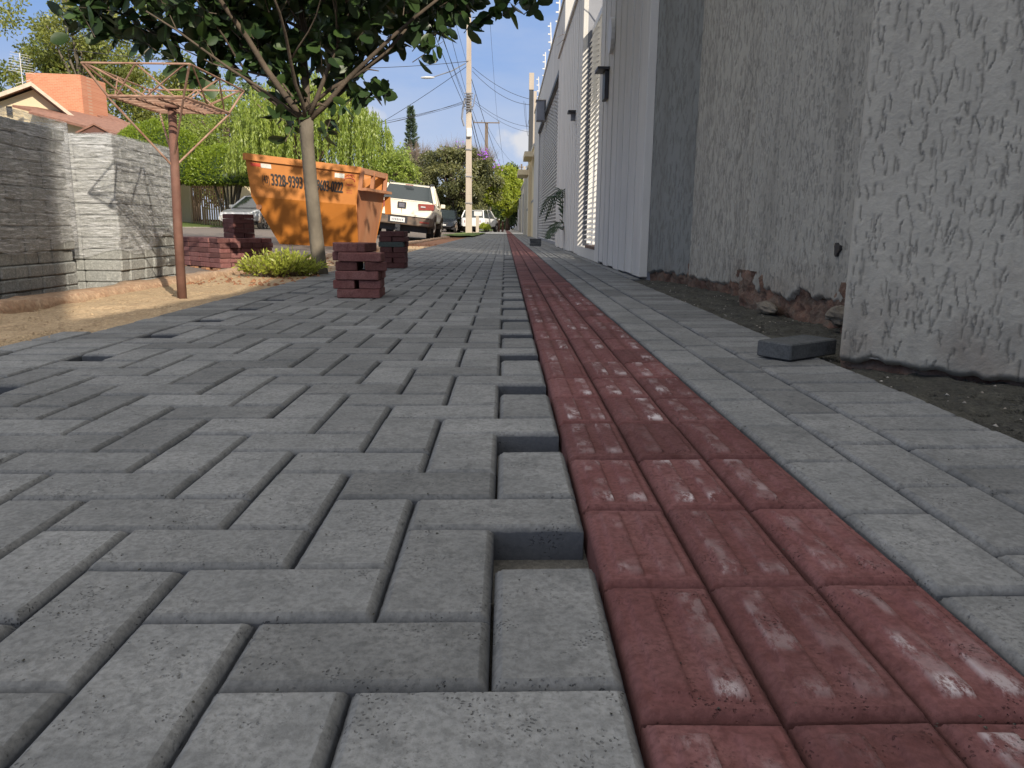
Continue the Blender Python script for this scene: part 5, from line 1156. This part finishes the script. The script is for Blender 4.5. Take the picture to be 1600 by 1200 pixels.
mb.hexa([H3((b.x, b.y, .2)), H3((a.x, a.y, .2)), H3((a.x-1.2, a.y+3, .2)), H3((b.x-1.2, b.y+3, .2))], [H3(b), H3(a), H3(a+Vector((-1.2, 3, 0))), H3(b+Vector((-1.2, 3, 0)))])
mb.add([H3(b), H3(a), H3(gw)], [(0, 1, 2)]); mb.build('wall', M_cream, hs)
mb = MB(); wv = gw+dL*.35-Vector((0, 0, .6)); mb.box(tuple(H3(wv)+Vector((-.15, -.06, -.22))), tuple(H3(wv)+Vector((.13, -.003, .22)))); mb.build('window', M_dark, hs)
slab('lower_roof', [(-25.1, 41.3, 6.15), (-19.3, 40.6, 4.75), (-20.6, 44.5, 5.6), (-24.0, 45.0, 6.4)], .12, M_rooft)
slab('lower_roof', [(-23.9, 40.6, 5.75), (-19.0, 40.0, 4.6), (-19.2, 40.7, 4.72), (-24.0, 41.4, 6.0)], .12, M_rooft)
slab('side_roof', [(-24.2, 46.6, 6.75), (-21.0, 45.6, 5.25), (-20.6, 48.5, 5.3), (-23.9, 48.5, 6.8)], .18, M_rooft)
mb = MB(); mb.hexa([H3(p) for p in ((-23.6, 46.2, .2), (-21.2, 45.9, .2), (-21.2, 48, .2), (-23.6, 48, .2))], [H3(p) for p in ((-23.6, 46.2, 5.9), (-21.2, 45.9, 5.15), (-21.2, 48, 5.15), (-23.6, 48, 5.9))]); mb.build('side_wall', M_cream, hs)
p0 = Vector((-20.35, 39.9, 5.15))
for d_ in (Vector((.9, .2, -.5)), Vector((-.9, -.1, -.45))): slab('gablet_roof', [p0, p0+d_, p0+d_+Vector((-.4, 2, 0)), p0+Vector((-.4, 2, 0))], .08, M_rooft)
mb = MB(); mb.add([H3(p0+Vector((0, .1, -.1))), H3(p0+Vector((.8, .3, -.55))), H3(p0+Vector((-.8, .0, -.5)))], [(0, 1, 2)]); mb.build('gablet_front', M_soffit, hs)
mb = MB(); mb.hexa([H3(p) for p in ((-24.6, 41.3, .2), (-19.3, 40.9, .2), (-19.3, 44, .2), (-24.6, 44, .2))], [H3(p) for p in ((-24.6, 41.3, 5.8), (-19.3, 40.9, 4.6), (-19.3, 44, 4.6), (-24.6, 44, 5.8))]); mb.build('front_wall', M_cream, hs)
tw_ = [(-26.2, 44.6), (-23.45, 45.0), (-23.35, 47.5), (-26.4, 47.6)]
mb = MB(); mb.hexa([H3((x, y, .2)) for x, y in tw_], [H3((x, y, 8.3)) for x, y in tw_]); mb.build('brick_tower', M_chim, hs)
ae = empty('tv_antenna', (-25.7, 43.4, 7.2), 0, 'spindly rooftop television antenna beside the orange brick tower', 'antenna'); mb = MB(); mb.tube([(0, 0, -.3), (0, 0, 1.85)], .02, 5)
for k in range(8): z = .9+k*.13; mb.tube([(-.55+.03*k, -.25, z+.05), (.55-.03*k, .25, z-.05)], .008, 4)
mb.tube([(-.4, 0, .3), (.3, .2, .55)], .012, 4); mb.build('rods', M_louv, ae)
# ------------------------------------------------------------------ background trees
tree('airy_tree', 'tall airy yellow-green tree behind the house at the upper left', 'tree', (-29, 57, .3), (-29.5, 57, 11.0), (6.8, 4, 6.0), 150, (.6, 1.25), 170, .26, ML_airy, 11, .3, M_bark, shell=.25)
tree('airy_tree', 'lower airy tree with gaps behind the orange brick tower', 'tree', (-22.5, 56, .3), (-22.5, 56, 8.3), (4.0, 3, 3.6), 62, (.5, 1.05), 150, .25, ML_airy, 12, .22, M_bark, shell=.25)
tree('dark_tree', 'dark dense tree at the left frame edge beside the house', 'tree', (-35, 52, .3), (-35.5, 52, 8.5), (4.2, 4, 5), 60, (.9, 1.5), 330, .30, ML_dark, 13, .3)
tree('dark_tree', 'dark tree low between the brick tower and the clipped dome', 'tree', (-20.5, 52, .3), (-20.0, 52, 4.6), (3.8, 3, 3.2), 46, (.7, 1.2), 300, .26, ML_dark, 14, .3)
tree('dark_tree', 'dark rounded treetop seen through the rusty basket', 'tree', (-17.5, 60, .3), (-17.5, 60, 7.4), (3.0, 3, 3.4), 40, (.6, 1.1), 240, .26, ML_dark, 15, .25)
tree('small_tree', 'small green tree between the willow and the white pickup', 'tree', (-4.15, 30, .1), (-4.2, 30, 2.2), (1.0, 1.0, 1.15), 44, (.2, .38), 110, .11, ML_willow, 16, .06, shell=.3, asp=.55)
e = tree('conifer_tree', 'tall narrow grey-green conifer on the skyline', 'tree', (-10.6, 90, .3), (-10.6, 90, 7), (.8, .8, 6), 2, (.2, .3), 4, .2, ML_con, 17, .2)
PP, DD, TT = [], [], []; q = np.random.RandomState(8)
for k in range(520):
    t = q.rand()**.9; z = 1.2+t*11.6; r = (1.35*(1-t)**.75+.06)*q.uniform(.75, 1.1); a = q.rand()*6.28
    for i in range(14): s = q.rand(); PP.append((r*s*math.cos(a), r*s*math.sin(a), z+.25*s+q.normal(0, .05))); DD.append((math.cos(a)+q.normal(0, .3), math.sin(a)+q.normal(0, .3), .5)); TT.append(q.rand()*.6+.3*t)
leaves('whorls', np.array(PP), unit(np.array(DD)), q.uniform(.25, .5, len(PP)), q.uniform(.07, .12, len(PP)), np.array(TT), ML_con, e, tri=True, seed=4)
for i, (x, y, zc, rx, rz_, lb) in enumerate(((-9.2, 84, 6.4, 2.4, 3.4, 'bare brownish tree next to the tall conifer'), (-5.6, 86, 7.0, 2.6, 3.4, 'bare hazy tree behind the purple-flowered tree, middle'), (-2.9, 88, 6.6, 2.2, 3.4, 'bare hazy tree just left of the utility pole'))):
    e = empty('bare_tree', (x, y, .3), 0, lb, 'tree', 'bare trees on the skyline'); mb = MB(); q = np.random.RandomState(30+i)
    mb.tube([(0, 0, 0), (0, 0, zc-1)], [.2, .12], 6); mb.build('trunk', M_barkd, e); mb = MB()
    for k in range(150):
        a = q.rand()*6.28; r = rx*math.sqrt(q.rand()); p = Vector((r*math.cos(a), r*math.sin(a)*.6, zc+rz_*(.75-.35*(r/rx)**2)*q.uniform(.55, 1)))
        s_ = Vector((p.x*.35, p.y*.35, zc-1.2+q.rand())); mb.tube([s_, (s_+p)/2+Vector((q.normal(0, .15), 0, .2)), p], [.028, .018, .006], 3, cap=False)
        for h in range(3): mb.tube([(s_+p)/2, p+Vector((q.normal(0, .35), q.normal(0, .3), q.normal(.1, .3)))], [.012, .004], 3, cap=False)
    mb.build('branches', M_barkb if 'M_barkb' in globals() else M_woodpole, e)
tb = tree('flowering_tree', 'broad dark-leaved tree with purple flowers behind the utility pole', 'tree', (-3.2, 56, .1), (-3.4, 56.5, 3.1), (3.1, 3.0, 3.05), 130, (.35, .7), 260, .22, ML_tib, 18, .18, shell=.55, asp=.42, stems=3)
q = np.random.RandomState(9); PP = []
for k in range(14): v = q.normal(size=3); v /= np.linalg.norm(v); v[2] = abs(v[2])*.6+.5; v[0] = abs(v[0]); v[1] = -abs(v[1]); v /= np.linalg.norm(v); PP.append(np.array((-.2, .5, 3.0))+v*np.array((3.2, 3.1, 3.15))*q.uniform(.97, 1.05))
c1 = np.array((1.75, -.9, 5.15)); c2 = np.array((2.6, -.8, 4.45)); PP += [c1+q.normal(0, .16, 3) for k in range(38)]+[c2+q.normal(0, .17, 3) for k in range(16)]
leaves('flowers', np.array(PP), unit(q.normal(size=(len(PP), 3))), q.uniform(.1, .17, len(PP)), q.uniform(.1, .15, len(PP)), np.ones(len(PP)), M_petal, tb, tri=True)['kind'] = 'stuff'
tree('mixed_tree', 'olive tree with pale stems left of the purple-flowered tree', 'tree', (-7.4, 62, .2), (-7.3, 62, 3.2), (2.6, 2, 3.2), 80, (.4, .8), 230, .22, ML_tib, 19, .14, M_bark, shell=.4)
e = empty('dracaena_plant', (-6.3, 54, .1), 0, 'clump of long pale leaning stems left of the flowering tree', 'plant'); mb = MB(); q = np.random.RandomState(12)
for k in range(16):
    a = q.uniform(-.3, .9); b0 = Vector((a*1.2, q.uniform(-.3, .3), 0)); lean = Vector((-.9-a*.3, 0, 0)); mb.tube([b0, b0+lean*.4+Vector((0, 0, 1.6)), b0+lean+Vector((0, 0, 3.4+q.rand()*1.2))], [.045, .04, .025], 5)
mb.build('stems', M_bark, e)
tree('yellow_green_tree', 'bright yellow-green tree right of the purple-flowered tree', 'tree', (.15, 66, .1), (.15, 66, 3.4), (1.35, 1.4, 2.0), 56, (.3, .55), 230, .2, ML_yel, 20, .12, shell=.4)
tree('dark_tree', 'dark green tree behind the yellow-green one at the end of the pavement', 'tree', (.3, 84, .1), (.7, 84, 4.2), (2.2, 2, 3.2), 60, (.5, .9), 260, .26, ML_willow if False else ML_dark, 21, .2)
tree('dark_tree', 'dark low tree closing the far end of the pavement', 'tree', (.4, 120, .1), (.6, 122, 2.6), (3.4, 3, 3.0), 50, (.8, 1.3), 260, .34, ML_dark, 22, .2, shell=.1)
tree('pavement_tree', 'slim pavement tree with leafy crown just beyond the utility pole', 'tree', (-1.25, 57, .05), (-1.0, 57.5, 3.0), (1.5, 1.6, 1.3), 50, (.3, .5), 170, .18, ML_yel, 23, .085, M_bark, shell=.3)
tree('round_shrub', 'bright yellow-green shrub over the dark car', 'shrub', (-5.0, 63, .1), (-4.9, 62.5, 1.9), (1.25, 1.0, .95), 30, (.3, .5), 260, .14, ML_yel, 24, .05, shell=.3)
tree('round_shrub', 'small yellow-green shrub at the foot of the slim pavement tree', 'shrub', (-1.25, 53, .05), (-1.3, 53, .40), (.42, .5, .30), 16, (.12, .2), 150, .08, ML_yel, 25, .02, shell=.2)
for i, (x, y, zc, rx, rz_, mm) in enumerate(((-12, 75, 3.2, 4, 2.6, ML_dark), (-17, 95, 4, 6, 3, ML_dark), (-25, 80, 4, 5, 3.2, ML_airy), (-2.8, 110, 3.2, 3.2, 2.8, ML_dark), (-7.5, 118, 3.6, 4, 3, ML_dark), (3.2, 100, 3.6, 2.0, 2.6, ML_dark), (-42, 60, 6, 6, 5, ML_dark), (-10.5, 50, 2.0, 2.2, 1.6, ML_dark))):
    tree('distant_tree', ['dark tree filling the gap behind the willow', 'dark tree far behind the clipped hedge trees', 'olive tree far behind the brick tower', 'dark tree at the far end of the street', 'dark tree far down the street on its left', 'dark tree behind the far right walls', 'dark tree beyond the left frame edge', 'low dark tree between the willow and the silver car'][i], 'tree', (x, y, .2), (x, y, zc), (rx, rx*.7, rz_), 40, (.6, 1.2), 220, .32, mm, 60+i, .2, shell=.2)
# low posts and fence far along the verge
for i, (x, y, h, lb) in enumerate(((-.72, 60, .85, 'left brown timber post by the far pavement trees'), (-.48, 60.5, .9, 'middle brown timber post by the far pavement trees'), (-.2, 61, .8, 'right brown timber post by the far pavement trees'))):
    e = empty('timber_post', (x, y, .0), 0, lb, 'post', 'timber posts on the far verge'); mb = MB(); mb.tube([(0, 0, -.1), (.02, 0, h)], [.09, .08], 7); mb.build('shaft', M_rust, e); mb = MB(); mb.tube([(.02, 0, h+.002), (.02, 0, h+.10)], [.05, .03], 6); mb.build('cap', M_louv, e)
e = empty('street_cabinet', (-1.62, 46, .02), 0, 'pale post with a small white sign box behind the utility pole', 'sign post'); mb = MB(); mb.box((-.09, -.06, -.1), (.09, .06, .95)); mb.build('post', M_polec, e); mb = MB(); mb.box((-.2, -.08, .96), (.26, .06, 1.22), bev=.01); mb.build('box', M_louv, e)
# ------------------------------------------------------------------ poles and wires
def utility_pole(label, x, y, h, w0, w1, m, cross=(), name='utility_pole'):
    e = empty(name, (x, y, 0), 0, label, 'utility pole'); mb = MB(); n = 10
    for k in range(n):
        z0, z1 = -.2+k*(h+.2)/n, -.2+(k+1)*(h+.2)/n-.004; a0 = w0+(w1-w0)*k/n; a1 = w0+(w1-w0)*(k+1)/n
        mb.hexa([(-a0, -a0*.8, z0), (a0*.35, -a0*.8, z0), (a0*.35, a0*.8, z0), (-a0, a0*.8, z0)], [(-a1, -a1*.8, z1), (a1*.35, -a1*.8, z1), (a1*.35, a1*.8, z1), (-a1, a1*.8, z1)])
        mb.hexa([(a0*.352, -a0*.5, z0), (a0, -a0*.5, z0), (a0, a0*.5, z0), (a0*.352, a0*.5, z0)], [(a1*.352, -a1*.5, z1), (a1, -a1*.5, z1), (a1, a1*.5, z1), (a1*.352, a1*.5, z1)])
    mb.build('shaft', m, e)
    for z, wd in cross:
        mb = MB(); mb.box((-wd, -.14, z), (wd, -.06+.0, z+.09)); cr = mb.build('crossarm', M_woodpole, e)
        for xx in (-wd*.92, -wd*.35, wd*.92):
            mb = MB(); mb.tube([(xx, -.1, z+.092), (xx, -.1, z+.22), (xx, -.1, z+.25)], [.03, .06, .03], 6); mb.build('insulator', M_greym, cr)
    return e
p1 = utility_pole('tall concrete utility pole standing on the grass verge', -1.985, 43, 11.2, .175, .115, M_polec)
mb = MB(); mb.box((-.12, -.32, 5.05), (.16, -.17, 5.5), bev=.02); mb.build('junction_box', M_louv, p1)
mb = MB(); q = random.Random(4)
for k in range(7): mb.box((-.25+q.uniform(0, .1), -.30, 6.45+k*.13), (.25-q.uniform(0, .15), -.17, 6.49+k*.13))
mb.tube([(-.24, -.2, 5.6), (-.36, -.22, 6.0), (-.3, -.25, 6.5), (-.2, -.2, 7.0)], .06, 6); mb.tube([(-.1, -.24, 6.3), (.25, -.26, 6.6), (.35, -.2, 7.2)], .03, 5)
mb.build('cable_clamps', M_greym, p1)
for z in (3.0, 4.4, 1.6): mb = MB(); mb.box((-.2, -.185, z), (.2, -.165, z+.04)); mb.build('band', M_greym, p1)
mb = MB(); mb.tube([(-.18, -.15, 8.75), (-.9, -.2, 8.35), (-1.9, -.25, 8.02)], .03, 6); ar = mb.build('lamp_arm', M_greym, p1); mb = MB(); mb.rings([[(x, -.25+r_*math.cos(t*math.pi/4), 8.0+.02*(x+2)+.45*r_*math.sin(t*math.pi/4)) for t in range(8)] for x, r_ in ((-1.8, .06), (-1.95, .12), (-2.25, .15), (-2.5, .08))]); mb.build('lamp_head', M_lamp, ar)
p2 = utility_pole('distant utility pole with one crossarm right of the tall pole', -1.70, 70, 9.3, .2, .13, M_woodpole, ((9.2, 1.15),))
p3 = utility_pole('farther utility pole low on the skyline with a short crossarm', -1.15, 110, 8.6, .2, .14, M_woodpole, ((8.4, 1.4),))
p4 = utility_pole('thick dark pole rising behind the cream walls, the left of two', 1.42, 46, 8.3, .13, .12, M_blackpole)
mb = MB(); mb.box((-.135, -.12, 8.0), (.135, .12, 8.9)); mb.build('pole_top', M_polec, p4)
p5 = utility_pole('slimmer pale pole right of the thick dark pole', 1.78, 50, 8.6, .11, .09, M_polec)
p6 = utility_pole('tiny far pole among rooftops by the far walls', 1.9, 95, 7.8, .12, .1, M_woodpole, ((6.4, .9), (7.4, .7)))
p7 = utility_pole('second tiny far pole right above the white far wall', 1.9, 80, 6.4, .1, .1, M_polec)
wires = [((-1.9, 43, 8.9), (-16, 30, 6.5), .5, .022), ((-2.0, 43, 8.7), (-13, 55, 1.0+4), .3, .025), ((-1.9, 43, 7.0), (-14, 48, 5.6), .5, .018), ((-1.9, 43, 6.9), (-14, 44, 4.9), .3, .016), ((-1.95, 43, 6.85), (-15, 46, 5.3), .5, .014),
         ((-1.8, 43, 8.6), (1.4, 46, 7.5), .25, .02), ((-1.8, 43, 8.4), (1.45, 46, 7.2), .4, .02), ((-1.8, 43, 7.0), (1.45, 46, 6.0), .3, .016), ((-1.8, 43, 6.9), (1.45, 46, 5.7), .3, .014),
         ((-1.85, 43, 8.0), (1.6, 95, 4.2), 1.2, .025), ((-1.85, 43, 6.6), (1.6, 95, 3.6), 1.0, .018), ((-2.1, 43, 6.7), (-2.2, 2, 7.5), .5, .016), ((-2.2, 43, 6.6), (-2.5, 0, 7.0), .4, .02), ((-2.05, 43, 6.8), (-2.8, 0, 8.2), .4, .014), ((-2.0, 43, 6.9), (-2.0, 0, 8.6), .5, .014), ((-2.1, 43, 8.8), (-2.6, -2, 10.0), .3, .012),
         ((-1.9, 43, 6.5), (-1.6, 70, 6.0), .6, .03), ((-1.85, 43, 6.2), (-1.5, 70, 5.7), .5, .03), ((-2.0, 43, 6.4), (-1.5, 110, 4.6), 1.1, .03), ((-.65, 70, 9.3), (-.1, 110, 8.5), .6, .02), ((-1.62, 70, 9.0), (1.7, 95, 7.4), .6, .02), ((-.9, 43.5, 11), (-.75, 70, 9.4), .2, .012), ((1.35, 46, 7.6), (1.35, 46.1, 5.9), .0, .03), ((1.1, 46, 7.3), (1.35, 46, 5.8), .9, .014), ((1.0, 46, 7.4), (1.3, 46, 6.4), .8, .014)]
dirs = ['to the upper left behind the tree', 'steeply down to the left', 'low to the left, upper strand', 'low to the left, lower strand', 'low to the left, middle strand', 'over to the dark pole, topmost strand', 'over to the dark pole, second strand', 'over to the dark pole, third strand', 'over to the dark pole, lowest strand', 'long down to the right horizon', 'lower one down to the right horizon', 'overhead towards the viewer, innermost', 'overhead towards the viewer, thickest', 'overhead towards the viewer, leftmost', 'overhead towards the viewer, rightmost', 'faint topmost overhead', 'to the second pole, upper', 'to the second pole, lower', 'thick to the third pole', 'from the second to the third pole', 'from the second pole to the right rooftops', 'faint from the pole top to the second pole', 'hanging straight on the dark pole', 'long loop beside the dark pole', 'small loop beside the dark pole']
for (a, b, sag, r_), dd in zip(wires, dirs):
    a = Vector(a); b = Vector(b); n = 14; mb = MB(); mb.tube([a+(b-a)*(i/n)-Vector((0, 0, sag*4*(i/n)*(1-i/n))) for i in range(n+1)], r_*.62, 4)
    tag(mb.build('overhead_wire', M_cable), f'overhead wire {dd}', 'wire', 'overhead wires')
